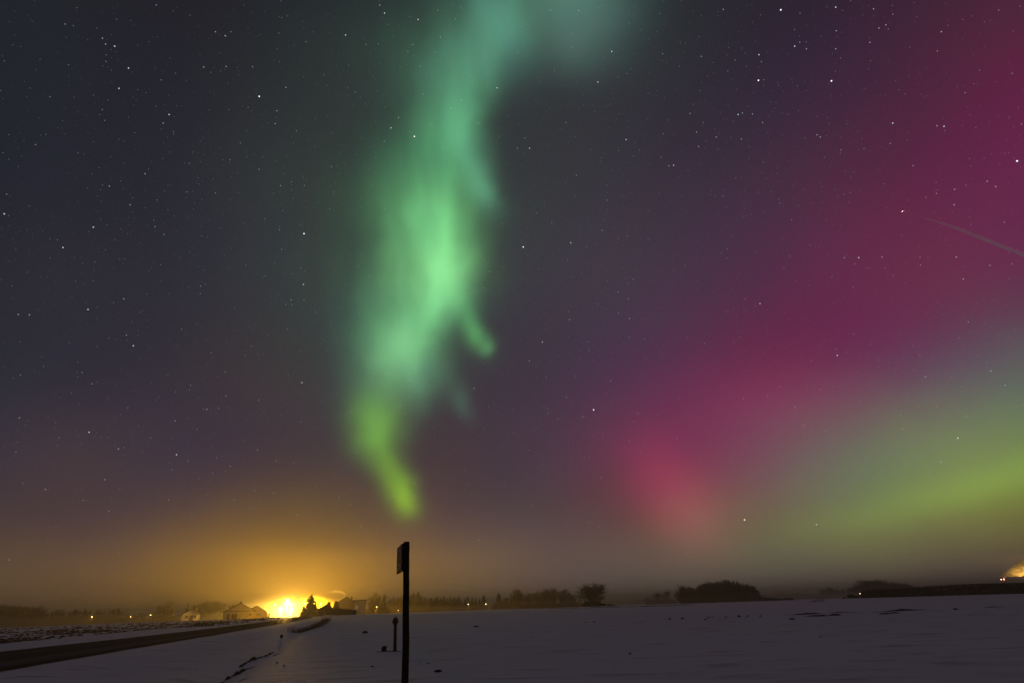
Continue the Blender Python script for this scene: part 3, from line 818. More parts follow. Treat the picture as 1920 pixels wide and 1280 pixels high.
def leafy_proto(name, seed, h, rx, shape, material, count, leaf, cat='tree'):
    rnd = random.Random(seed); bt, bc = bmesh.new(), bmesh.new()
    add_tube(bt, [(0, 0, -.3), (.03, 0, h * .45), (0, .02, h * .8)], [h * .02, h * .014, h * .004], 6)
    for k in range(5):
        a = rnd.uniform(0, 6.28); z0 = h * rnd.uniform(.1, .5)
        add_tube(bt, [(0, 0, z0), (math.cos(a) * rx * .3, math.sin(a) * rx * .3, z0 + h * .12), (math.cos(a) * rx * .55, math.sin(a) * rx * .55, z0 + h * .28)], [h * .009, h * .006, h * .002], 4)
    for k in range(count):
        f = rnd.random(); a = rnd.uniform(0, 6.28)
        rr = rx * shape(f) * math.sqrt(rnd.uniform(.25, 1)) * (1 + .22 * noise.noise((math.cos(a) * 1.3, math.sin(a) * 1.3, f * 4 + seed)))
        p = Vector((math.cos(a) * rr, math.sin(a) * rr, h * f)); d = Vector((rnd.gauss(0, 1), rnd.gauss(0, 1), rnd.gauss(.5, .8))).normalized()
        l = leaf * rnd.uniform(.6, 1.4); n_ = d.orthogonal().normalized() * l * .35
        if p.z + d.z * l > h: continue
        bc.faces.new([bc.verts.new(v) for v in (p, p + d * l * .5 + n_, p + d * l, p + d * l * .5 - n_)])
    t = thing(name, 'proto', cat); obj('trunk', bt, BARK, t); obj('crown', bc, material, t)
    return t, h
PROTO = {}
PROTO['bare'] = [bare_proto('bare_tree', s, 10, (11, 6, 5, 4), .16, trunkL=.62) for s in (3, 11, 23)]
PROTO['broom'] = [bare_proto('bare_tree', s, 9, (6, 5, 5, 3), .30, stems=4, trunkL=.55) for s in (5, 8)]
PROTO['spruce'] = [spruce_proto('spruce_tree', s, 8, 2.5, NEEDLE, 1.3) for s in (1, 2)]
PROTO['slim'] = [spruce_proto('spruce_tree', s, 8, 1.45, NEEDLE, 1.2) for s in (6, 7)]
PROTO['thuja'] = [leafy_proto('thuja_tree', 4, 3.5, .75, lambda f: math.sin(math.pi * min(1, .18 + f * .82)) ** .6, HEDGE, 1500, .28)]
PROTO['bush'] = [leafy_proto('bush', 9, 1.6, 1.3, lambda f: math.sqrt(max(0, 1 - (f * .95) ** 2)), TWIG, 700, .4, 'bush'), leafy_proto('bush', 12, 1.6, 1.2, lambda f: math.sqrt(max(0, 1 - (f * .98) ** 2)), HEDGE, 800, .35, 'bush')]
def thicket_proto(name, seed, h, rx, n):
    rnd = random.Random(seed); bt, bc = bmesh.new(), bmesh.new()
    for i in range(n):
        a = rnd.uniform(0, 6.28); r0 = rx * math.sqrt(rnd.random()); p = Vector((math.cos(a) * r0, math.sin(a) * r0, -.2))
        hh = h * rnd.uniform(.45, 1.0) * (1 - .35 * (r0 / rx) ** 2); d = Vector((rnd.gauss(0, .16), rnd.gauss(0, .16), 1)) * hh
        q = p + d * .5 + Vector((rnd.gauss(0, .1), rnd.gauss(0, .1), 0)); tp = p + d
        add_tube(bc, [p, q, tp], [.035, .028, .012], 3, False)
        for k in range(5):
            f = rnd.uniform(.25, .95); o_ = p.lerp(q, f * 2) if f < .5 else q.lerp(tp, f * 2 - 1)
            e = Vector((rnd.gauss(0, .6), rnd.gauss(0, .6), rnd.uniform(.3, 1))).normalized() * hh * rnd.uniform(.12, .30)
            add_tube(bc, [o_, o_ + e * .55, o_ + e], [.020, .016, .010], 3, False)
    bt.free(); t = obj(name, bc, TWIG); tag(t, 'proto', 'thicket')
    return t, h
PROTO['thicket'] = [thicket_proto('thicket', 31, 4.0, 2.6, 230), thicket_proto('thicket', 32, 4.0, 2.3, 200)]
USED = {}
prnd = random.Random(77)
def plant(kind, px, top, dist, label, group=None, wf=1.0, which=None, cat=None, name=None):
    lst = PROTO[kind]; w = prnd.randrange(len(lst)) if which is None else which
    src, h = lst[w]
    x, y = spot(px, dist); z = T(x, y); hh = max(.5, zat(px, top, dist) - z + .05)
    s = hh / h
    loc, rz, sx = (x, y, z - .05), prnd.uniform(0, 6.28), s * wf * prnd.uniform(.92, 1.08)
    if (kind, w) not in USED:
        USED[(kind, w)] = 1; o = src
        o.location = loc; o.rotation_euler = (0, 0, rz); o.scale = (sx, sx, s); o['label'] = label
        if group: o['group'] = group
    else:
        o = dup(src, loc, rz, sx, s, label, group)
        o['category'] = src['category']
    if 'h' in o: del o['h']
    return o

GL = 'bare trees of the grove at the left edge'
for px, top, d in ((-22, 1131, 400), (-4, 1129, 415), (10, 1130, 395), (24, 1131, 410), (38, 1131, 400), (52, 1132, 415), (64, 1133, 400), (74, 1138, 395), (30, 1134, 375), (58, 1138, 380)):
    plant('bare', px, top, d, 'tall hazy bare tree in the rounded grove at the left edge', GL, 1.0)
GM = 'hazy trees along the left horizon'
for px, top, d, k in ((86, 1146, 430, 'bare'), (95, 1144, 430, 'slim'), (104, 1138, 420, 'bare'), (113, 1146, 430, 'bare'), (121, 1150, 430, 'bare'), (130, 1142, 440, 'bare'), (138, 1140, 430, 'spruce'), (147, 1141, 440, 'bare'), (156, 1140, 430, 'spruce'),
                      (166, 1139, 450, 'bare'), (178, 1142, 440, 'slim'), (184, 1140, 450, 'bare'), (193, 1139, 430, 'bare'), (203, 1143, 450, 'slim'), (211, 1139, 440, 'bare'), (220, 1139, 430, 'spruce'), (229, 1141, 440, 'bare'),
                      (236, 1147, 450, 'bare'), (252, 1149, 470, 'bare'), (262, 1150, 470, 'bush'), (272, 1149, 470, 'bare'), (140, 1146, 410, 'bare'), (212, 1146, 410, 'bare'), (160, 1147, 405, 'bare'), (196, 1147, 410, 'bare')):
    plant(k, px, top, d, 'hazy tree in the low row behind the ploughed field', GM, .85)
plant('broom', 309, 1122, 330, 'tall broad bare tree standing left of the small hazy house', None, 1.15, 0)
plant('bare', 296, 1130, 335, 'smaller bare tree against the left side of the tall broad one', None, 1.0)
plant('slim', 349, 1127, 380, 'slim tree rising just behind the left roof of the hazy house', None, .8)
GB = 'faint trees behind the pale gabled house'
for px, top, d in ((366, 1128, 470), (384, 1124, 460), (402, 1122, 470), (416, 1127, 450), (432, 1131, 420), (392, 1134, 440)):
    plant('bare', px, top, d, 'faint bare tree in the mist between the two left houses', GB, 1.2)
plant('slim', 505, 1130, 300, 'faint slim tree in the glare right of the pale gabled house', None, 1.3, 0)
plant('slim', 517, 1127, 305, 'taller faint tree in the glare beside the lamp', None, 1.2, 1)
plant('spruce', 555, 1114.5, 272, 'orange lit spruce standing in the full glare of the lamps', None, .85, 0)
plant('spruce', 581, 1113, 214, 'big dark spruce in front of the bright glare', None, 1.5, 1)
plant('spruce', 569, 1133, 216, 'short dark spruce leaning on the left of the big dark one', None, 1.1, 0)
plant('spruce', 590, 1127, 219, 'medium dark spruce on the right flank of the big dark one', None, .8, 0)
plant('thuja', 615.5, 1128, 207, 'dark pointed thuja rising over the low hut roof', None, 1.0)
plant('thuja', 629.5, 1126.5, 213, 'dark thuja at the left corner of the smoking house', None, .9)
plant('bush', 601, 1150, 200, 'low dark bush in front of the hut', None, 1.3, 1)
plant('broom', 706, 1107, 262, 'fan shaped bare tree beside the lit doorway', None, 1.15, 1)
plant('slim', 719, 1112, 266, 'slim dark conifer at the right side of the fan shaped tree', None, 1.0)
plant('bare', 737, 1113, 400, 'pale hazy bare tree left of the signpost', None, 1.2, 1)
GC = 'trees of the round hill grove behind the signpost'
for px, top, d in ((730, 1124, 340), (741, 1121, 345), (748, 1115, 345), (757, 1112, 350), (766, 1111, 345), (775, 1110, 350), (783, 1108, 345), (791, 1110, 350), (798, 1114, 345), (804, 1117, 340), (810, 1121, 340), (772, 1116, 325), (787, 1117, 325), (800, 1123, 325), (756, 1120, 325), (762, 1126, 318), (780, 1127, 318), (794, 1128, 318)):
    plant('bare' if prnd.random() < .6 else 'spruce', px, top, d, 'tree in the dark round grove just right of the signpost', GC, .95)
GD = 'spiky conifers right of the hill grove'
for px, top, d in ((815, 1121, 370), (820, 1119, 375), (826, 1121, 370), (832, 1119, 375), (838, 1121, 370), (844, 1119, 375), (851, 1118, 370), (856, 1124, 365), (860, 1118, 370), (865, 1126, 365), (872, 1121, 390), (877, 1119, 400), (885, 1120, 395), (892, 1121, 400), (899, 1122, 395), (829, 1127, 360), (841, 1128, 360), (850, 1130, 355)):
    plant('slim', px, top - prnd.uniform(0, 3), d, 'hazy spiky conifer in the low row right of the signpost', GD, 1.5)
plant('spruce', 907, 1113.5, 400, 'tall hazy spruce beside the pair of small lamps', None, .9)
plant('spruce', 935, 1110, 340, 'lone hazy spruce left of the lumpy grove', None, 1.0)
GE = 'trees of the lumpy grove left of the willow'
for px, top, d in ((944, 1118, 335), (951, 1114, 335), (959, 1107, 335), (966, 1099, 330), (971, 1098, 335), (978, 1105, 330), (986, 1106, 335), (994, 1105, 330), (1002, 1105, 335), (1010, 1103, 330), (1017, 1104, 335), (1024, 1101, 330), (1030, 1095, 335), (1036, 1097, 330), (1044, 1101, 335), (1051, 1101, 330), (1058, 1101, 335), (1064, 1105, 330), (1071, 1112, 335), (1078, 1117, 340), (975, 1112, 310), (992, 1114, 310), (1008, 1112, 310), (1022, 1113, 310), (1040, 1112, 310), (1056, 1114, 310), (958, 1120, 310)):
    plant('bare', px, top + prnd.uniform(-2.5, 3.5), d, 'misty bare tree in the lumpy grove left of the willow', GE, .85)
def undergrowth(px0, px1, step, top, d, label, group, w):
    px = px0
    while px < px1:
        plant('thicket', px, top(px) + prnd.uniform(-4, 2), d + prnd.uniform(-8, 8), label, group, w); px += step * prnd.uniform(.7, 1.3)
undergrowth(-20, 82, 7, lambda p: 1156, 385, 'misty thicket under the grove at the left edge', 'thickets under the left grove', 1.20)
undergrowth(84, 240, 7, lambda p: 1155, 400, 'misty thicket under the low left row of trees', 'thickets under the low left row', 1.44)
undergrowth(292, 330, 9, lambda p: 1151, 330, 'thicket around the foot of the tall broad bare tree', 'thickets round the broad tree', 1.12)
undergrowth(366, 425, 9, lambda p: 1150, 440, 'faint thicket behind the two left houses', 'thickets behind the houses', 1.44)
undergrowth(690, 726, 8, lambda p: 1135, 268, 'thicket behind the fan shaped bare tree', 'thickets behind the fan shaped tree', 1.04)
undergrowth(728, 812, 6, lambda p: 1132, 335, 'dark thicket under the hill grove by the signpost', 'thickets under the hill grove', 1.28)
undergrowth(812, 902, 7, lambda p: 1131, 375, 'hazy thicket among the spiky conifers', 'thickets among the spiky conifers', 1.44)
undergrowth(938, 1084, 6, lambda p: 1127, 318, 'misty thicket under the lumpy grove', 'thickets under the lumpy grove', 1.28)
undergrowth(1222, 1262, 7, lambda p: 1120, 420, 'pale thicket left of the dark wood', 'thickets left of the dark wood', 1.28)
undergrowth(1608, 1730, 8, lambda p: 1098, 490, 'hazy thicket under the grove behind the plantation', 'thickets behind the plantation', 1.44)
# the pollarded willow
def willow():
    rnd = random.Random(41); bt, bc = bmesh.new(), bmesh.new()
    x, y = spot(1112, 232); z = T(x, y)
    t = thing('willow_tree', 'dark open willow with clumpy crown standing alone in the snow', 'tree', (x, y, z - .05), .3)
    add_tube(bt, [(0, 0, -.3), (.1, 0, .8), (0, .1, 1.6)], [.55, .48, .5], 9)
    for k in range(9):
        a = k * 2.4 + rnd.uniform(-.3, .3); lean = rnd.uniform(.2, 1.15)
        d = Vector((math.cos(a) * lean, math.sin(a) * lean, 1)).normalized()
        branch(bt, bc, Vector((0, 0, rnd.uniform(.6, 1.6))), d, rnd.uniform(3.6, 5.2), .20, 0, rnd, (8, 6, 5), .05, .026)
    zt = max(v.co.z for v in bc.verts); want = zat(1112, 1089, 232) - z; wd = max(abs(v.co.x) for v in bc.verts)
    for m_ in (bt, bc):
        for v in m_.verts: v.co = Vector((v.co.x * 7.0 / wd, v.co.y * 6.0 / wd, v.co.z * want / zt))
    for w in range(420):   # suckers round the base
        a = rnd.uniform(0, 6.28); r0 = rnd.uniform(0, 1.6)
        p = Vector((math.cos(a) * r0 * 1.4, math.sin(a) * r0, -.1)); d = Vector((math.cos(a) * .7, math.sin(a) * .5, 1.4)) * rnd.uniform(.7, 2.3)
        add_tube(bc, [p, p + d * .5, p + d], [.04, .03, .015], 3, False)
    obj('trunk', bt, BARK, t); obj('crown', bc, TWIG, t)
willow()
for px, top, w in ((1099, 1128, 1.2), (1121, 1128, 1.2), (1131, 1130.5, 1.4), (1142, 1131.5, 1.5), (1150, 1133, 1.4)):
    plant('bush', px, top, 229, 'low dark bush in the strip at the foot of the willow', 'bushes at the foot of the willow', w, 1)
plant('bare', 1236, 1108, 430, 'pale hazy bare tree left of the dark wood', None, 1.2, 0)
plant('bare', 1249, 1104, 425, 'larger pale hazy bare tree close left of the dark wood', None, 1.35, 2)
plant('bare', 1214, 1115, 450, 'faint small bare tree halfway between willow and dark wood', None, 1.4, 1)
def outline(pts, px):
    for (a, b), (c, d) in zip(pts, pts[1:]):
        if a <= px <= c: return b + (d - b) * (px - a) / (c - a)
    return pts[-1][1]
OF = [(1272, 1108), (1278, 1097), (1285, 1093), (1294, 1098), (1310, 1097), (1325, 1091), (1340, 1087), (1356, 1086), (1372, 1085), (1386, 1088), (1400, 1089), (1412, 1094), (1420, 1101), (1427, 1112)]
px = 1274
while px < 1425:
    k = 'bare' if px < 1292 or (prnd.random() < .15) else ('slim' if prnd.random() < .5 else 'spruce')
    plant(k, px, outline(OF, px) + prnd.uniform(-1.5, 5), 305 + prnd.uniform(-12, 14), 'bare tree at the left end of the dark wood' if px < 1292 else 'dark tree in the round wood right of centre', 'bare trees at the end of the dark wood' if px < 1292 else 'trees of the round dark wood', .95)
    px += 2.6
px = 1280
while px < 1422:
    plant('spruce' if prnd.random() < .7 else 'bare', px, outline(OF, px) + prnd.uniform(7, 18), 288 + prnd.uniform(-6, 6), 'dark tree in the round wood right of centre', 'trees of the round dark wood', 1.1)
    px += 4.2
for px, top in ((1430, 1119), (1437, 1120), (1444, 1119.5), (1452, 1121), (1460, 1121), (1469, 1121), (1478, 1120), (1484, 1122)):
    plant('bush', px, top, 262, 'tiny dark bush in the row trailing right from the dark wood', 'bushes trailing from the dark wood', 1.5, 1)
plant('bush', 1581, 1119, 235, 'tiny dark bush left of the round bush by the white lamp', None, 1.2, 1)
plant('bush', 1594, 1114, 228, 'round dark bush left of the small white lamp', None, 1.25, 1)
plant('bush', 1604, 1116, 228, 'lower dark bush between the round bush and white lamp', None, 1.0, 1)
OG = [(1608, 1096), (1614, 1091), (1622, 1084), (1634, 1082), (1646, 1082), (1658, 1083), (1666, 1088), (1674, 1086), (1682, 1085), (1689, 1090), (1705, 1092), (1718, 1095), (1730, 1099)]
px = 1611
while px < 1730:
    plant('bare', px, outline(OG, px) + prnd.uniform(-.3, 2), 500 + prnd.uniform(-20, 20), 'hazy tree in the grove rising behind the dark plantation', 'hazy grove behind the plantation', 1.35)
    px += 5.6
for px, top in ((1545, 1101), (1556, 1098), (1563, 1099), (1572, 1103), (1583, 1102), (1592, 1100), (1600, 1099)):
    plant('bare', px, top, 640, 'very faint tree in the mist left of the hazy grove', 'very faint trees left of the grove', 1.3)

# dense young plantation at the right: a dark unbroken mass
def plantation():
    rnd = random.Random(9); bm = bmesh.new()
    OB = [(1612, 1109), (1622, 1105.5), (1650, 1103.5), (1700, 1101), (1760, 1096.5), (1830, 1093), (1900, 1091.5), (2150, 1089)]
    px = 1614.0; n = 0
    while px < 2140:
        for d in (212, 219, 227, 236):
            x, y = spot(px + rnd.uniform(-.7, .7), d + rnd.uniform(-2, 2)); z = T(x, y)
            h = zat(px, outline(OB, px) + rnd.uniform(-.1, .9), d) - z; rm = .85
            for k in range(46):
                f = rnd.random() ** 1.15; a = rnd.uniform(0, 6.28); r0 = rm * (1 - f) ** .7 * rnd.uniform(.3, 1) + .05
                p = Vector((x + math.cos(a) * r0, y + math.sin(a) * r0, z + h * f * .98)); l = rnd.uniform(.25, .55)
                dv = Vector((math.cos(a), math.sin(a), rnd.uniform(-.5, .5))).normalized(); nn = Vector((-math.sin(a), math.cos(a), rnd.uniform(-.4, .4))) * l * .5
                bm.faces.new([bm.verts.new(v) for v in (p - nn, p + dv * l * .5 - nn * .2, p + dv * l, p + nn)])
        px += 2.6
    o = obj('conifer_plantation', bm, HEDGE)
    stuff(o, 'long dark dense block of young conifers along the right horizon', 'woodland')
plantation()
def far_woods():
    rnd = random.Random(19); bm = bmesh.new()
    az = -62.0
    while az < 62:
        for d in (720, 800):
            dd = d + rnd.uniform(-30, 30); x, y = dd * math.sin(R(az)), dd * math.cos(R(az)); z = T(x, y)
            h = 6.5 + 4.0 * noise.noise((az * .12, d * .01, 4)) + 2 * noise.noise((az * .9, d, 1)); rm = rnd.uniform(2, 3.5)
            if h < 3.0: continue
            for k in range(70):
                a = rnd.uniform(0, 6.28); r0 = rm * math.sqrt(rnd.random()); l = h * rnd.uniform(.5, 1.0) * (1 - .3 * (r0 / rm) ** 2)
                p = Vector((x + math.cos(a) * r0, y + math.sin(a) * r0, z - .3)); tp = p + Vector((rnd.gauss(0, .3), rnd.gauss(0, .3), l)); w = Vector((rnd.gauss(0, 1), rnd.gauss(0, 1), 0)).normalized() * .10
                bm.faces.new([bm.verts.new(v) for v in (p - w, p + w, tp)])
                for e in range(3):
                    o_ = p.lerp(tp, rnd.uniform(.3, .95)); dv = Vector((rnd.gauss(0, .6), rnd.gauss(0, .6), .7)) * l * .16
                    bm.faces.new([bm.verts.new(v) for v in (o_ - w * .6, o_ + w * .6, o_ + dv)])
        az += .22
    stuff(obj('distant_woods', bm, TWIG), 'far misty strip of woods along the whole horizon', 'woodland')
far_woods()

# ------------------------------------------------------------------ houses
def add_gable(bm, x0, x1, y0, y1, zb, ze, zr):
    xm = (x0 + x1) / 2
    A = [bm.verts.new(p) for p in ((x0, y0, zb), (x1, y0, zb), (x1, y0, ze), (xm, y0, zr), (x0, y0, ze))]
    B = [bm.verts.new((v.co.x, y1, v.co.z)) for v in A]
    bm.faces.new(A); bm.faces.new(B[::-1])
    for i in range(5): bm.faces.new((A[i], B[i], B[(i + 1) % 5], A[(i + 1) % 5]))
    bmesh.ops.recalc_face_normals(bm, faces=bm.faces)
def roof_bm(x0, x1, y0, y1, ze, zr, over=.4, th=.18):
    bm = bmesh.new(); xm = (x0 + x1) / 2; sl = (zr - ze) / (xm - x0)
    for sg, xe in ((-1, x0 - over), (1, x1 + over)):
        zl = ze - over * sl + .03; zt = zr + .03
        pts = [(xe, zl), (xm, zt), (xm, zt + th), (xe, zl + th)]
        A = [bm.verts.new((px_, y0 - over, pz)) for px_, pz in pts]; B = [bm.verts.new((px_, y1 + over, pz)) for px_, pz in pts]
        bm.faces.new(A); bm.faces.new(B[::-1])
        for i in range(4): bm.faces.new((A[i], B[i], B[(i + 1) % 4], A[(i + 1) % 4]))
    bmesh.ops.recalc_face_normals(bm, faces=bm.faces); return bm
def window(parent, x0, x1, z0, z1, y, pane=GLASS, name='window'):
    bm = bmesh.new(); t = .09
    add_box(bm, x0, x1, y - .06, y - .003, z0, z0 + t); add_box(bm, x0, x1, y - .06, y - .003, z1 - t, z1)
    add_box(bm, x0, x0 + t, y - .06, y - .003, z0 + t, z1 - t); add_box(bm, x1 - t, x1, y - .06, y - .003, z0 + t, z1 - t)
    xm = (x0 + x1) / 2; add_box(bm, xm - .035, xm + .035, y - .055, y - .003, z0 + t, z1 - t)
    w = obj(name, bm, FRAME, parent)
    bm = bmesh.new(); add_box(bm, x0 + t, xm - .035, y - .03, y - .004, z0 + t, z1 - t); add_box(bm, xm + .035, x1 - t, y - .03, y - .004, z0 + t, z1 - t)
    obj('pane', bm, pane, w)
def az_of(x, y): return math.atan2(x, y)
def pale_house():
    d = 224; x, y = spot(449, d); z = T(x, y) - .1
    t = thing('gabled_house', 'pale gabled bungalow left of the glare with garage door and side wing', 'house', (x, y, z), -az_of(x, y) + R(3))
    k = d / 1174
    X = lambda p: (p - 449) * k
    Z = lambda p, py: zat(p, py, d) - z
    ze, zr = Z(424, 1146.5), Z(451, 1131.5)
    bm = bmesh.new(); add_gable(bm, X(426), X(473), 0, 11, -.2, ze, zr); obj('wall', bm, PLASTER, t)
    roof = obj('roof', roof_bm(X(426), X(473), 0, 11, ze, zr, .45), TILE, t)
    obj('chimney', box(-.1, .6, 4, 4.7, zr - .6, zr + .75), BRICK, roof)
    dm = obj('garage_door', box(X(437.5), X(446), -.07, -.003, -.1, Z(440, 1150)), DOORM, t)
    bm = bmesh.new()
    for i in range(4): add_box(bm, X(437.5) + .08, X(446) - .08, -.10, -.072, .1 + i * .42, .1 + i * .42 + .34)
    obj('panel', bm, DOORM, dm)
    dr = obj('door', box(X(430), X(434.5), -.07, -.003, -.1, Z(432, 1150)), DOORM, t)
    obj('handle', box(X(434.5) - .25, X(434.5) - .12, -.13, -.072, .95, 1.0), STEEL, dr)
    window(t, X(464.5), X(468.5), Z(466, 1153.5), Z(466, 1149), 0)
    obj('gable_beam', box(X(426), X(473), -.05, -.003, ze - .02, ze + .14), TILE, t)
    # wing
    zw, zq = Z(492, 1146), Z(476, 1136)
    bm = bmesh.new(); add_gable(bm, X(462), X(492), 3, 9, -.2, zw, zq); obj('wing_wall', bm, PLASTER, t)
    obj('wing_roof', roof_bm(X(462), X(492), 3.1, 9, zw, zq, .35), TILE, t)
    window(t, X(478), X(481.2), Z(480, 1154), Z(480, 1149), 3); window(t, X(482.2), X(485), Z(483, 1154), Z(483, 1149), 3)
    obj('porch', box(X(492) + .01, X(500), 4, 7.5, -.2, Z(496, 1147)), PLASTER, t)
    obj('porch_roof', box(X(492) + .01, X(501), 3.7, 7.8, Z(496, 1147) + .004, Z(496, 1146)), TILE, t)
pale_house()
def hazy_house():
    d = 252; x, y = spot(360, d); z = T(x, y) - .1
    t = thing('gabled_house', 'small misty gabled house at the far left of the village', 'house', (x, y, z), -az_of(x, y))
    k = d / 1174; X = lambda p: (p - 360) * k; Z = lambda p, py: zat(p, py, d) - z
    ze, zr = Z(344, 1151), Z(360.5, 1141.5)
    bm = bmesh.new(); add_gable(bm, X(346), X(372), 0, 9, -.2, ze, zr); obj('wall', bm, PLASTER, t)
    rf = obj('roof', roof_bm(X(346), X(372), 0, 9, ze, zr, .55), TILE, t)
    obj('chimney', box(.9, 1.5, 5, 5.6, zr - 1.0, zr + .5), BRICK, rf)
    window(t, X(351), X(355), .9, 2.0, 0); window(t, X(363), X(367), .9, 2.0, 0)
    obj('door', box(-.5, .5, -.06, -.003, -.1, 2.0), DOORM, t)
hazy_house()
def smoking_house():
    d = 240; x, y = spot(648, d); z = T(x, y) - .1
    t = thing('gabled_house', 'dark gabled house with a smoking flue and a long low right wing', 'house', (x, y, z), -az_of(x, y) + R(2))
    k = d / 1174; X = lambda p: (p - 648) * k; Z = lambda p, py: zat(p, py, d) - z
    ze, zr = Z(632, 1129), Z(648, 1118.5)
    bm = bmesh.new(); add_gable(bm, X(633), X(663), 0, 10, -.2, ze, zr); obj('wall', bm, BRICK, t)
    rf = obj('roof', roof_bm(X(633), X(663), 0, 10, ze, zr, .4), TILE, t)
    obj('chimney', box(X(657), X(659.5), 5, 5.6, zr - 1.6, Z(658, 1116.5)), BRICK, rf)
    bm = bmesh.new(); add_lathe(bm, [(.11, zr - .35), (.11, zr + .55), (.16, zr + .56), (.16, zr + .66), (.05, zr + .75)], 10, X(645), 3.0); obj('flue_pipe', bm, STEEL, rf)
    window(t, X(640), X(644.5), Z(642, 1134), Z(642, 1128.5), 0); window(t, X(651), X(655.5), Z(652, 1134), Z(652, 1128.5), 0)
    zf = Z(672, 1125.5)
    obj('wing_wall', box(X(663) + .004, X(684), 2, 9, -.2, zf - .004), PLASTER, t)
    obj('wing_roof', box(X(662.5), X(685.5), 1.5, 9.5, zf, zf + .32), TILE, t)
    window(t, X(665), X(670), Z(667, 1141.5), Z(667, 1134), 2, WARM)
WARM = glow_mat('lit_window', (1.0, .55, .18), .16)
smoking_house()
def hut():
    d = 206; x, y = spot(608, d); z = T(x, y) - .1
    t = thing('garden_hut', 'low dark hut with pitched roof between the big spruce and thuja', 'hut', (x, y, z), -az_of(x, y) + R(6))
    k = d / 1174; X = lambda p: (p - 608) * k; Z = lambda p, py: zat(p, py, d) - z
    ze, zr = Z(598, 1142), Z(611, 1134.5)
    bm = bmesh.new(); add_gable(bm, X(598), X(625), 0, 5, -.2, ze, zr); obj('wall', bm, SHED, t)
    rf = obj('roof', roof_bm(X(598), X(625), 0, 5, ze, zr, .3, .12), TILE, t)
    bm = bmesh.new(); add_lathe(bm, [(.13, zr - .4), (.12, zr + .25), (.2, zr + .27), (.04, zr + .5)], 8, X(611), 2); obj('stovepipe', bm, STEEL, rf)
    dr = obj('door', box(-.4, .5, -.05, -.003, -.1, 1.75), DOORM, t)
hut()
def fence():
    d = 203; xa, ya = spot(627, d); xb, yb = spot(668, d - 3)
    t = thing('board_fence', 'dark board fence sloping down before the smoking house', 'fence', (xa, ya, 0), math.atan2(yb - ya, xb - xa))
    L = math.hypot(xb - xa, yb - ya); za, zb = zat(630, 1138.5, d), zat(667, 1143.5, d - 3); g = T(xa, ya) - .1
    bm = bmesh.new(); n = 34
    for i in range(n):
        f = i / n; h = za + (zb - za) * f + .05 * math.sin(i * 7.1)
        add_box(bm, L * f, L * (f + .93 / n), -.02, .02, g, h)
    obj('boards', bm, SHED, t)
    for i in range(5):
        f = i / 4; obj('post', box(L * f - .06, L * f + .06, .025, .14, g, za + (zb - za) * f - .1), WOOD, t)
fence()

# ------------------------------------------------------------------ lamps
BULB = glow_mat('sodium_bulb', (1.0, .56, .14), 22)
BULBW = glow_mat('white_bulb', (1.0, .72, .42), 16)
SODIUM = (1.0, .44, .002)
def street_lamp(px, py, dist, label, power, colr=SODIUM, bulb=BULB, group=None, size=.22, radius=.25):
    x, y = spot(px, dist); g = T(x, y); h = zat(px, py, dist) - g
    t = thing('street_lamp', label, 'street lamp', (x, y, g), -az_of(x, y), group)
    bm = bmesh.new(); add_lathe(bm, [(.11, -.2), (.10, .5), (.07, .6), (.045, h + .22)], 8); obj('pole', bm, STEEL, t)
    bm = bmesh.new(); add_tube(bm, [(0, 0, h + .15), (-.0, -.35, h + .33), (-.0, -.75, h + .28)], [.035, .03, .03], 6); obj('arm', bm, STEEL, t)
    bm = bmesh.new(); add_box(bm, -.16, .16, -1.25, -.6, h + .22, h + .34); hd = obj('lamp_head', bm, STEEL, t)
    bm = bmesh.new(); bmesh.ops.create_icosphere(bm, subdivisions=2, radius=size)
    for v in bm.verts: v.co = Vector((v.co.x, v.co.y * 1.3 - .95, v.co.z * .75 + h + .22 - size * .75 - .004))
    obj('bulb', bm, bulb, hd, smooth=True)
    if power:
        L = bpy.data.lights.new('lamp_light', 'POINT'); L.energy = power; L.color = colr; L.shadow_soft_size = radius
        lo = bpy.data.objects.new('lamp_light', L); col.objects.link(lo); lo.parent = t; lo.location = (0, -.95, h + .1 - size * 1.6 - radius)
    return t

street_lamp(537, 1124, 262, 'tallest lamp in the middle of the white glare', 84000, (1.0, .55, .09), size=.42)
street_lamp(526, 1139, 250, 'low lamp at the left side of the white glare', 36000, (1.0, .55, .09), size=.36)
street_lamp(546, 1141, 247, 'low lamp at the right side of the white glare', 36000, (1.0, .55, .09), size=.36)
street_lamp(571, 1130, 277, 'lamp shining between the lit spruce and the big dark spruce', 62000, size=.3)
street_lamp(503, 1147.5, 219, 'low lamp at the right end of the pale gabled house', 1500, size=.2)
street_lamp(601, 1131, 285, 'lamp behind the hut roof right of the big spruce', 62000, size=.3)
street_lamp(514, 1133, 290, 'lamp far left in the glare behind the faint slim trees', 20000, size=.3)
street_lamp(172, 1156, 390, 'bright small lamp before the hazy left row of trees', 300, size=.22)
street_lamp(245, 1155.5, 470, 'dim small lamp right of the hazy left tree row', 150, size=.22)
street_lamp(282, 1152.5, 455, 'bright small lamp left of the tall broad bare tree', 300, size=.22)
street_lamp(326, 1153, 345, 'small lamp left of the small misty house', 10, size=.14)
street_lamp(706, 1137.5, 250, 'small lamp under the fan shaped bare tree', 150, size=.13)
street_lamp(747, 1144, 300, 'dim low lamp just left of the signpost', 60, size=.12)
street_lamp(878, 1132.5, 350, 'left one of the two small lamps right of the signpost', 150, bulb=BULBW, size=.18)
street_lamp(911, 1132, 380, 'right one of the two small lamps right of the signpost', 150, bulb=BULBW, size=.19)
street_lamp(1612, 1113, 225, 'tiny white lamp at the left end of the plantation', 15, (1, .95, .9), BULBW, size=.085)


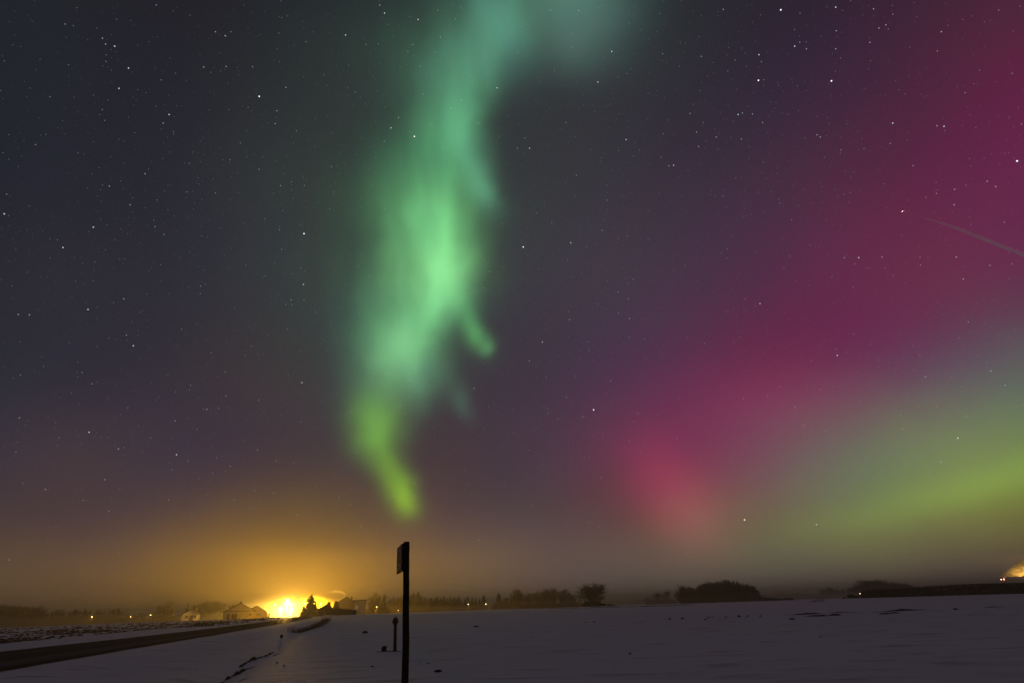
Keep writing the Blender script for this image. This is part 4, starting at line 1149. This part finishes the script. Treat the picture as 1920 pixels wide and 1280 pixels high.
# ------------------------------------------------------------------ signpost and hydrant
def signpost():
    d = 10.0; x, y = spot(768, d); z = T(x, y); top = zat(762, 1015, d) - z
    t = thing('signpost', 'dark weathered wooden post with a sign board seen almost edge on', 'signpost', (x, y, z), 0)
    t.rotation_euler = (0, R(-2.1), 0)   # leans a little
    bm = bmesh.new(); pts, rr = [], []
    for i in range(25):
        f = i / 24; pts.append((.010 * noise.noise((f * 5, 1, 0)), .010 * noise.noise((f * 5, 4, 0)), -.4 + (top + .4) * f)); rr.append(.051 * (1.10 - .16 * f) * (1 + .08 * noise.noise((f * 13, 9, 2))))
    add_tube(bm, pts, rr, 10); obj('post', bm, WOOD, t)
    bd = Vector((-.295, .955, 0)).normalized(); nrm = Vector((-.955, -.295, 0))
    zt, zb = zat(757, 1018.5, d) - z, zat(757, 1070, d) - z
    def quad_box(bm, s0, s1, z0, z1, o0, o1):
        base = Vector((-.052, -.015, 0))
        vs = []
        for o_ in (o0, o1):
            for s_, z_ in ((s0, z0), (s1, z0), (s1, z1), (s0, z1)):
                vs.append(bm.verts.new(base + bd * s_ + nrm * o_ + Vector((0, 0, z_))))
        for f in ((0, 1, 2, 3), (7, 6, 5, 4), (0, 4, 5, 1), (1, 5, 6, 2), (2, 6, 7, 3), (3, 7, 4, 0)): bm.faces.new([vs[i] for i in f])
    bm = bmesh.new(); quad_box(bm, -.05, .72, zb, zt, 0, .025); bmesh.ops.recalc_face_normals(bm, faces=bm.faces)
    b = obj('sign_board', bm, SIGNDARK, t)
    # worn, unreadable pale lettering: two lines above, one below a dark bar
    bm = bmesh.new(); rnd = random.Random(6); H = zt - zb
    for z0, z1, s0, s1 in ((.72, .92, .05, .66), (.48, .66, .05, .68), (.12, .33, .05, .66)):
        s = s0
        while s < s1:
            w = rnd.uniform(.035, .06); 
            quad_box(bm, s, s + .014, zb + H * z0, zb + H * z1, .027, .030)
            zz = rnd.choice((z0, (z0 + z1) / 2 - .015, z1 - .035))
            quad_box(bm, s + .015, s + w, zb + H * zz, zb + H * (zz + .035), .027, .030)
            if rnd.random() < .6: quad_box(bm, s + w + .001, s + w + .013, zb + H * z0, zb + H * z1, .027, .030)
            s += w + .030
    bmesh.ops.recalc_face_normals(bm, faces=bm.faces); obj('lettering', bm, LETTER, b)
    bm = bmesh.new()
    for zz in (zb + .06, zt - .06): add_tube(bm, [(-.09, -.03, zz), (.06, -.01, zz)], [.008, .008], 6)
    obj('bolts', bm, STEEL, t)
signpost()
def hydrant():
    x, y = gpt(740.5, 1217.5); d = math.hypot(x, y); z = T(x, y); h = zat(741, 1155.5, d) - z
    t = thing('hydrant', 'tall slim red hydrant standing in the snow left of the signpost', 'hydrant', (x, y, z), -az_of(x, y))
    t.rotation_euler = (0, R(-2.0), -az_of(x, y))
    bm = bmesh.new(); add_lathe(bm, [(.066, .30), (.064, h - .30), (.07, h - .29)], 16); obj('standpipe', bm, RED, t, smooth=False)
    bm = bmesh.new(); add_lathe(bm, [(.085, -.25), (.085, .02), (.070, .04), (.069, .30)], 16); obj('foot', bm, BLACKP, t)
    bm = bmesh.new(); add_lathe(bm, [(.085, h - .29), (.105, h - .26), (.105, h - .235), (.088, h - .22), (.088, h - .14), (.115, h - .135), (.112, h - .11), (.085, h - .05), (.055, h - .03)], 8); hd = obj('head', bm, RED, t)
    bm = bmesh.new(); add_lathe(bm, [(.030, h - .03), (.030, h + .012), (.018, h + .022)], 6); obj('spindle_cap', bm, CAPM, hd)
    for sx in (-1, 1):
        bm = bmesh.new(); add_tube(bm, [(sx * .06, 0, h - .18), (sx * .135, 0, h - .19), (sx * .140, 0, h - .19)], [.032, .034, .040], 10); nz = obj('nozzle', bm, RED, hd)
    # soil round the base and the valve box
    bx, by = gpt(720, 1217.5)
    vb = thing('valve_box', 'squat dark valve box in the snow left of the hydrant foot', 'valve box', (bx, by, T(bx, by)), .25)
    bm = bmesh.new(); add_box(bm, -.11, .10, -.10, .10, -.1, .17); bmesh.ops.bevel(bm, geom=bm.edges[:], offset=.015, segments=2, affect='EDGES'); obj('body', bm, BLACKP, vb)
    bm = bmesh.new(); add_lump(bm, (.02, 0, .165), .10, .09, .035, 3, 0, 2); obj('lid', bm, BLACKP, vb)
hydrant()
def ridge(name, pts, w, hgt, seed, label, cat='soil'):
    """low broken line of bare earth lying in the snow"""
    g = [gpt(*p) for p in pts]; line = resample(g, .25 if math.hypot(*g[0]) < 60 else 1.0)
    bm = bmesh.new(); rows = []
    for i, (x, y) in enumerate(line):
        a = line[max(0, i - 1)]; b = line[min(len(line) - 1, i + 1)]
        t = Vector((b[0] - a[0], b[1] - a[1])).normalized(); nn = Vector((-t.y, t.x))
        e = min(1, i / 3, (len(line) - 1 - i) / 3)
        k = max(.05, e * (.55 + .9 * noise.noise((i * .31, seed, 0)))); off = .35 * w * noise.noise((i * .17, seed, 5))
        row = []
        for u in (-1, -.5, 0, .5, 1):
            px_, py_ = x + nn.x * (u * w * k + off), y + nn.y * (u * w * k + off)
            row.append(bm.verts.new((px_, py_, T(px_, py_) - .03 + (hgt * k + .03) * (1 - u * u) * (1 + .6 * noise.noise((px_ * 3, py_ * 3, seed))))))
        rows.append(row)
    for A, B in zip(rows, rows[1:]):
        for c in range(4): bm.faces.new((A[c], A[c + 1], B[c + 1], B[c]))
    bmesh.ops.recalc_face_normals(bm, faces=bm.faces)
    o = obj(name, bm, EARTH)
    return tag(o, label, cat)
ridge('soil_ridge', [(704, 1218.5), (722, 1218), (745, 1217.5), (753, 1218)], .20, .10, 2, 'short dark line of bare earth at the foot of the hydrant')
ridge('soil_ridge', [(352, 1284), (372, 1276), (400, 1267), (424, 1258)], .16, .10, 3, 'dark broken earth edge at the bottom left of the ditch')
ridge('soil_ridge', [(425, 1256), (445, 1245), (462, 1238), (482, 1234)], .17, .12, 4, 'dark earth edge in the middle of the ditch line')
ridge('soil_ridge', [(450, 1235), (465, 1227), (485, 1220), (502, 1216), (515, 1211)], .15, .10, 5, 'curved dark earth edge at the upper end of the ditch')
ridge('soil_ridge', [(496, 1219), (510, 1219), (528, 1216.5)], .14, .08, 6, 'small dark branch of earth right of the ditch top')
ridge('soil_ridge', [(447, 1266), (456, 1264.5), (468, 1263.5)], .10, .06, 7, 'short dark streak of earth right of the lower ditch')
ridge('soil_ridge', [(1000, 1140.8), (1045, 1140.5), (1090, 1139.8)], .7, .16, 8, 'thin dark field edge in front of the lumpy grove')
ridge('soil_ridge', [(1085, 1140), (1150, 1138), (1230, 1136.2), (1305, 1133.5)], .7, .20, 9, 'long thin dark field edge right of the willow')
ridge('soil_ridge', [(1480, 1153), (1510, 1151.5), (1545, 1150.2)], .5, .14, 10, 'dark earth streak at the left start of the right hand furrows')
ridge('soil_ridge', [(1505, 1155.3), (1540, 1154.5), (1580, 1152.2)], .5, .15, 11, 'dark earth streak just below the left start of the furrows')
ridge('soil_ridge', [(1555, 1149.6), (1580, 1147.8), (1620, 1147.6)], .5, .16, 12, 'upper dark furrow streak above its longer neighbour')
ridge('soil_ridge', [(1648, 1150.8), (1665, 1149.2), (1690, 1148)], .45, .14, 13, 'short dark furrow streak below the long arched one')
ridge('soil_ridge', [(1630, 1148.2), (1690, 1144.2), (1740, 1142.6), (1765, 1142.9)], .4, .12, 14, 'long arched dark furrow streak across the right field')
ridge('soil_ridge', [(1840, 1139), (1856, 1137.4), (1885, 1136.8), (1925, 1136)], .45, .14, 15, 'dark furrow streak running out of the right edge')
# clods and molehills lying in the snow
def clod(px, py, w, label, name='earth_clod', cat='clod', group=None, asp=1.0, hz=.5):
    x, y = gpt(px, py); d = math.hypot(x, y); s = w * d / 1174 / 2
    bm = bmesh.new(); add_lump(bm, (0, 0, s * hz * .35), s, s * asp, s * hz, px * .13, 0, 3)
    o = obj(name, bm, EARTH); o.location = (x, y, T(x, y)); o.rotation_euler = (0, 0, -az_of(x, y))
    return tag(o, label, cat, group)
clod(684.5, 1186.5, 9, 'dark earth clod in open snow left of the hydrant', hz=.6)
clod(821, 1258.5, 13, 'flat dark clod of earth right of the signpost foot', asp=1.3, hz=.4)
clod(698, 1246, 5, 'small dark clod below the valve box')
clod(803, 1241, 7, 'thin flat crumb of earth above the flat dark clod', hz=.2)
clod(893, 1174.5, 9, 'flat dark lump lying alone in the middle of the snow', hz=.35)
clod(1181, 1223.5, 5, 'tiny dark clod alone in the wide snow right of centre')
clod(520, 1236, 4, 'tiny dark clod right of the ditch line')
clod(533, 1242, 4, 'second tiny clod right of the ditch, the lower one')
clod(1485, 1160, 8, 'dark flat clod below the left end of the furrow streaks', asp=1.2, hz=.4)
clod(1539, 1194, 3.5, 'tiny dark speck of earth in the right foreground snow')
clod(1792, 1141.8, 6, 'dark clod at the right end of the arched furrow streak')
for px, py, w in ((1098, 1167.3, 4), (1114, 1166.5, 4), (1256, 1161, 5), (1280, 1160.3, 6), (1323, 1162.3, 5), (1329, 1158.7, 4.5), (1336, 1158.4, 3), (1361, 1157.4, 4), (1386, 1156.4, 6), (1402, 1155.6, 4.5), (1426, 1155.4, 4), (1205, 1165.6, 3)):
    clod(px, py, w, 'small dark molehill in the dotted row across the snow', 'molehill', 'molehill', 'molehills in a dotted row', asp=1.2, hz=.55)
def stone():
    x, y = gpt(528, 1191); s = .17 * math.hypot(x, y) / 50
    bm = bmesh.new(); add_box(bm, -s * .55, s * .55, -s * .5, s * .5, -.2, s * 1.25); bmesh.ops.bevel(bm, geom=bm.edges[:], offset=.03, segments=2, affect='EDGES')
    for v in bm.verts: v.co += Vector((noise.noise(v.co * 6), noise.noise(v.co * 6 + Vector((5, 0, 0))), 0)) * .03
    o = obj('boundary_stone', bm, BLACKP); o.location = (x, y, T(x, y)); o.rotation_euler = (0, .06, -az_of(x, y) + .2)
    tag(o, 'small upright dark stone in the snow below the dry grass', 'stone')
stone()
# dry grass
def grass_clump(name, spots, n, hpx, label, seed):
    rnd = random.Random(seed); bm = bmesh.new()
    for i in range(n):
        f = rnd.random(); seg = f * (len(spots) - 1); k = min(int(seg), len(spots) - 2)
        px = spots[k][0] + (spots[k + 1][0] - spots[k][0]) * (seg - k) + rnd.gauss(0, 1.6); py = spots[k][1] + (spots[k + 1][1] - spots[k][1]) * (seg - k) + rnd.gauss(0, .35)
        x, y = gpt(px, py); d = math.hypot(x, y); x += rnd.gauss(0, .25); y += rnd.gauss(0, .7)
        h = hpx * d / 1292 * rnd.uniform(.35, 1.1); lean = Vector((rnd.gauss(.1, .28), rnd.gauss(0, .25), 1)).normalized()
        p = Vector((x, y, T(x, y) - .03)); w = rnd.uniform(.003, .006) * (1 + d / 40); sd = Vector((rnd.gauss(0, 1), rnd.gauss(0, .4), 0)).normalized() * w
        m_ = p + lean * h * .6; tp = p + lean * h + Vector((rnd.gauss(.05, .12) * h, rnd.gauss(0, .1) * h, -.1 * h))
        v = [bm.verts.new(q) for q in (p - sd, p + sd, m_ + sd * .7, m_ - sd * .7)]; bm.faces.new(v)
        bm.faces.new((v[3], v[2], bm.verts.new(tp)))
    stuff(obj(name, bm, GRASS), label, 'grass')
grass_clump('dry_grass', [(553, 1181), (562, 1181), (575, 1180), (588, 1177), (598, 1173), (606, 1169), (613, 1164)], 1100, 11.5, 'tall dry grass strip along the ditch before the big spruce', 1)
grass_clump('reed_clump', [(1520, 1128.5), (1532, 1128), (1546, 1126)], 80, 7, 'small clump of dry reeds on the crest right of the dark wood', 2)
grass_clump('dry_grass', [(1810, 1153), (1845, 1151.5), (1880, 1151), (1930, 1152)], 70, 4, 'sparse dry stubble line near the right edge', 3)
grass_clump('dry_grass', [(560, 1157.5), (590, 1156), (618, 1155.5), (640, 1156)], 140, 3.5, 'low grass on the bank before the hut', 4)
def twig():
    x, y = gpt(786, 1243); bm = bmesh.new()
    add_tube(bm, [(0, 0, -.1), (.03, 0, .10), (.09, .02, .22)], [.006, .005, .003], 5); o = obj('dead_stalk', bm, TWIG); o.location = (x, y, T(x, y))
    tag(o, 'single thin dead stalk leaning in the snow right of the signpost', 'stalk')
twig()

# ------------------------------------------------------------------ smoke, boiler chimney, aircraft
def plume(name, pts, rad, m, label, seed, n=14):
    bm = bmesh.new(); P, Rr = [], []
    for i in range(len(pts) - 1):
        for k in range(8):
            f = k / 8; P.append(Vector(pts[i]).lerp(Vector(pts[i + 1]), f)); Rr.append(rad[i] + (rad[i + 1] - rad[i]) * f)
    P.append(Vector(pts[-1])); Rr.append(rad[-1])
    add_tube(bm, P, Rr, n)
    for v in bm.verts:
        r = min(Rr, key=lambda q: 0) if False else max(.2, rad[-1])
    cen = {}
    for i, v in enumerate(bm.verts):
        j = min(i // n, len(P) - 1); r = Rr[j]; dirv = v.co - P[j]
        v.co = P[j] + dirv * (1 + .55 * noise.noise(v.co / (r * 1.3 + .3) + Vector((seed, 0, 0))))
    return stuff(obj(name, bm, m, smooth=True), label, 'smoke')
def house_smoke():
    d = 243; pts, rad = [], []
    for px, py, r in ((644.9, 1116.0, .12), (644.5, 1114, .20), (643, 1111.8, .30), (639, 1110, .34), (634, 1108.6, .38), (628, 1108, .42), (621, 1108.4, .34), (615, 1109, .07)):
        x, y = spot(px, d); pts.append((x, y, zat(px, py, d))); rad.append(r)
    plume('chimney_smoke', pts, rad, vol_mat('flue_smoke', (.95, .95, .95), .35, .3), 'thin bright smoke drifting left from the house flue', 3)
house_smoke()
def boiler():
    d = 600; x, y = spot(1885, d); z = T(x, y); h = zat(1885, 1084.5, d) - z
    t = thing('factory_chimney', 'far chimney with two red lights above the dark plantation', 'chimney', (x, y, z), -az_of(x, y))
    bm = bmesh.new(); add_lathe(bm, [(1.0, -.5), (.85, h * .5), (.75, h), (.85, h + .02), (.85, h + .2)], 16); obj('stack', bm, CONCRETE, t)
    bm = bmesh.new(); add_box(bm, -6, 3, -3, 3, -.5, 3.2); obj('boiler_house', bm, CONCRETE, t) if False else bm.free()
    redm = glow_mat('red_warning_light', (1.0, .30, .18), 26)
    for sx in (-1, 1):
        bm = bmesh.new(); bmesh.ops.create_icosphere(bm, subdivisions=2, radius=.28)
        for v in bm.verts: v.co += Vector((sx * .85, -.75, h - .25))
        obj('warning_light', bm, redm, t)
    pts, rad = [], []
    for px, py, r in ((1886, 1081.5, .8), (1892, 1078, 1.6), (1902, 1074.5, 2.6), (1916, 1070, 3.9), (1936, 1064.5, 5.2), (1965, 1059, 6.2), (1990, 1055, 5.0), (2005, 1053, .4)):
        dd = d + (px - 1886) * .1; xx, yy = spot(px, dd); pts.append((xx, yy, zat(px, py, dd))); rad.append(r)
    plume('factory_smoke', pts, rad, vol_mat('steam', (.98, .96, .93), .25, .0), 'orange lit steam plume drifting off the far chimney at right edge', 8)
    # the yard floodlight below the plume
    fx, fy = spot(1950, 596); fz = T(fx, fy)
    f = thing('floodlight', 'yard floodlight on a mast behind the plantation', 'floodlight', (fx, fy, fz), -az_of(fx, fy))
    bm = bmesh.new(); add_lathe(bm, [(.12, -.3), (.08, 2.2)], 8); obj('pole', bm, STEEL, f)
    bm = bmesh.new(); add_lathe(bm, [(.15, 2.2), (.4, 2.6), (.4, 2.64)], 10); hd = obj('lamp_head', bm, STEEL, f)
    L = bpy.data.lights.new('flood_light', 'SPOT'); L.energy = 110000; L.color = (1.0, .52, .08); L.spot_size = R(140); L.spot_blend = .6; L.shadow_soft_size = .3
    lo = bpy.data.objects.new('flood_light', L); col.objects.link(lo); lo.parent = f; lo.location = (0, 0, 3.1); lo.rotation_euler = (math.pi, 0, 0)
boiler()
def aircraft():
    d = 18000; x, y = spot(1692, d, 396); z = zat(1692, 396, d)
    x2, y2 = spot(1752, d + 900, 413); hd = math.atan2(y - y2, x - x2)
    t = thing('airliner', 'distant airliner with red beacon ahead of its contrail', 'aeroplane', (x, y, z), hd)
    bm = bmesh.new(); add_tube(bm, [(-32, 0, 1.5), (-20, 0, .6), (0, 0, 0), (22, 0, 0), (29, 0, -.4), (32, 0, -.8)], [.4, 2.2, 3, 3, 2.1, .3], 14); obj('fuselage', bm, WHITE, t, smooth=True)
    for s in (-1, 1):
        bm = bmesh.new(); v = [bm.verts.new(p) for p in ((9, s * 2.6, -1), (-1, s * 2.6, -1), (-12, s * 30, 1.2), (-8, s * 30, 1.2), (9, s * 2.6, -.3), (-1, s * 2.6, -.3), (-12, s * 30, 1.4), (-8, s * 30, 1.4))]
        for f in ((0, 1, 2, 3), (7, 6, 5, 4), (0, 4, 5, 1), (1, 5, 6, 2), (2, 6, 7, 3), (3, 7, 4, 0)): bm.faces.new([v[i] for i in f])
        bmesh.ops.recalc_face_normals(bm, faces=bm.faces); w = obj('wing', bm, WHITE, t)
        bm = bmesh.new(); add_tube(bm, [(7, s * 10, -2.2), (3, s * 10, -2.2), (-1, s * 10, -2)], [1.3, 1.4, .8], 10); obj('engine', bm, STEEL, w)
        bm = bmesh.new(); add_box(bm, -31, -27, min(s * 1, s * 10), max(s * 1, s * 10), 2, 2.4); obj('tailplane', bm, WHITE, t)
    bm = bmesh.new(); v = [bm.verts.new(p) for p in ((-23, -.2, 2.4), (-31, -.2, 2.2), (-34, -.2, 11), (-30, -.2, 11), (-23, .2, 2.4), (-31, .2, 2.2), (-34, .2, 11), (-30, .2, 11))]
    for f in ((0, 1, 2, 3), (7, 6, 5, 4), (0, 4, 5, 1), (1, 5, 6, 2), (2, 6, 7, 3), (3, 7, 4, 0)): bm.faces.new([v[i] for i in f])
    obj('tail_fin', bm, WHITE, t)
    bm = bmesh.new(); bmesh.ops.create_icosphere(bm, subdivisions=2, radius=3.0)
    for v in bm.verts: v.co += Vector((0, 0, -4.8))
    obj('beacon', bm, glow_mat('red_beacon', (1.0, .35, .38), 80), t)
    for s in (-1, 1):
        bm = bmesh.new(); bmesh.ops.create_icosphere(bm, subdivisions=1, radius=1.6)
        for v in bm.verts: v.co += Vector((-10, s * 31.4, 1.3))
        obj('navigation_light', bm, glow_mat('nav_light', (1.0, .30, .30), 60), t)
    pts, rad = [], []
    for px, py, dd, r in ((1708, 400.2, 18200, 6), (1735, 409, 18600, 20), (1765, 418, 19100, 36), (1800, 430, 19600, 48), (1850, 450, 20300, 56), (1920, 478, 21300, 62), (2040, 528, 23000, 66), (2200, 600, 26000, 70)):
        xx, yy = spot(px, dd, py); pts.append((xx, yy, zat(px, py, dd))); rad.append(r)
    bm = bmesh.new(); add_tube(bm, pts, rad, 16)
    stuff(obj('contrail', bm, vol_mat('ice_trail', (.97, .98, 1.0), .0042, .6), smooth=True), 'grey condensation trail stretching from the airliner to the right edge', 'contrail')
aircraft()

# ------------------------------------------------------------------ air
def mist_bank():
    x, y = spot(552, 268); z = T(x, y); a = -az_of(x, y); m = vol_mat('dense_mist', (.95, .95, .95), .0050, .35)
    def lens(kx, ky, kz, sd, ox=0):
        bm = bmesh.new(); r = bmesh.ops.create_icosphere(bm, subdivisions=4, radius=1)
        for v in r['verts']:
            p = v.co.copy(); k = 1 + .28 * noise.noise(p * 1.6 + Vector((sd, 0, 0))) + .14 * noise.noise(p * 4 + Vector((0, sd, 0)))
            v.co = Vector((p.x * kx * k + ox, p.y * ky * k, max(-.6, 1.0 + p.z * kz * k)))
        return bm
    o = obj('mist_bank', lens(29, 32, 6.8, 4), vol_mat('thin_mist', (.95, .95, .95), .0050 * .38, .35), smooth=True); o.location = (x, y, z); o.rotation_euler = (0, 0, a)
    for q in ((20, 24, 5.2, 9, -7), (13, 20, 6.2, 1, 8), (11, 17, 4.0, 6, 16), (11, 15, 4.4, 2, -3), (7, 10, 5.6, 12, -12)): obj('mist_core', lens(*q), m, o, smooth=True)
    stuff(o, 'bright bank of low mist glowing round the village lamps', 'mist')
mist_bank()
def haze():
    bm = bmesh.new(); add_box(bm, -7300, 7300, -7300, 7300, -4.6, 23.0)
    o = obj('haze', bm, vol_mat('haze', (.92, .88, .74), .0010, .5))
    stuff(o, 'thin ground mist lying over the whole snowy plain', 'mist')
def ground_mist():
    bm = bmesh.new(); n = 48; top, bot = [], []
    def pt(i, j, z):
        az = R(-58 + 116 * i / n); r = 236 + 520 * j / 16; x, y = r * math.sin(az), r * math.cos(az)
        return x, y, z if z < 0 else T(x, y) + 3.2 + 2.2 * noise.noise((x / 55, y / 55, 7)) + 1.2 * noise.noise((x / 18, y / 18, 2)) - (4.5 if j in (0, 16) or i in (0, n) else 0)
    top = [[bm.verts.new(pt(i, j, 1)) for j in range(17)] for i in range(n + 1)]; bot = [[bm.verts.new(pt(i, j, -4.2)) for j in range(17)] for i in range(n + 1)]
    for i in range(n):
        for j in range(16):
            bm.faces.new((top[i][j], top[i + 1][j], top[i + 1][j + 1], top[i][j + 1])); bm.faces.new((bot[i][j], bot[i][j + 1], bot[i + 1][j + 1], bot[i + 1][j]))
    for j in range(16):
        bm.faces.new((top[0][j], top[0][j + 1], bot[0][j + 1], bot[0][j])); bm.faces.new((top[n][j], bot[n][j], bot[n][j + 1], top[n][j + 1]))
    for i in range(n):
        bm.faces.new((top[i][0], bot[i][0], bot[i + 1][0], top[i + 1][0])); bm.faces.new((top[i][16], top[i + 1][16], bot[i + 1][16], bot[i][16]))
    bmesh.ops.recalc_face_normals(bm, faces=bm.faces)
    stuff(obj('ground_mist', bm, vol_mat('low_mist', (.94, .93, .94), .0022, .3), smooth=True), 'shallow pale mist lying round the feet of the far groves', 'mist')
ground_mist()
haze()
for lst in PROTO.values():   # a prototype nobody planted must not stay in the scene
    for src, h in lst:
        if src.get('label') == 'proto':
            for ch in list(src.children): bpy.data.objects.remove(ch)
            bpy.data.objects.remove(src)
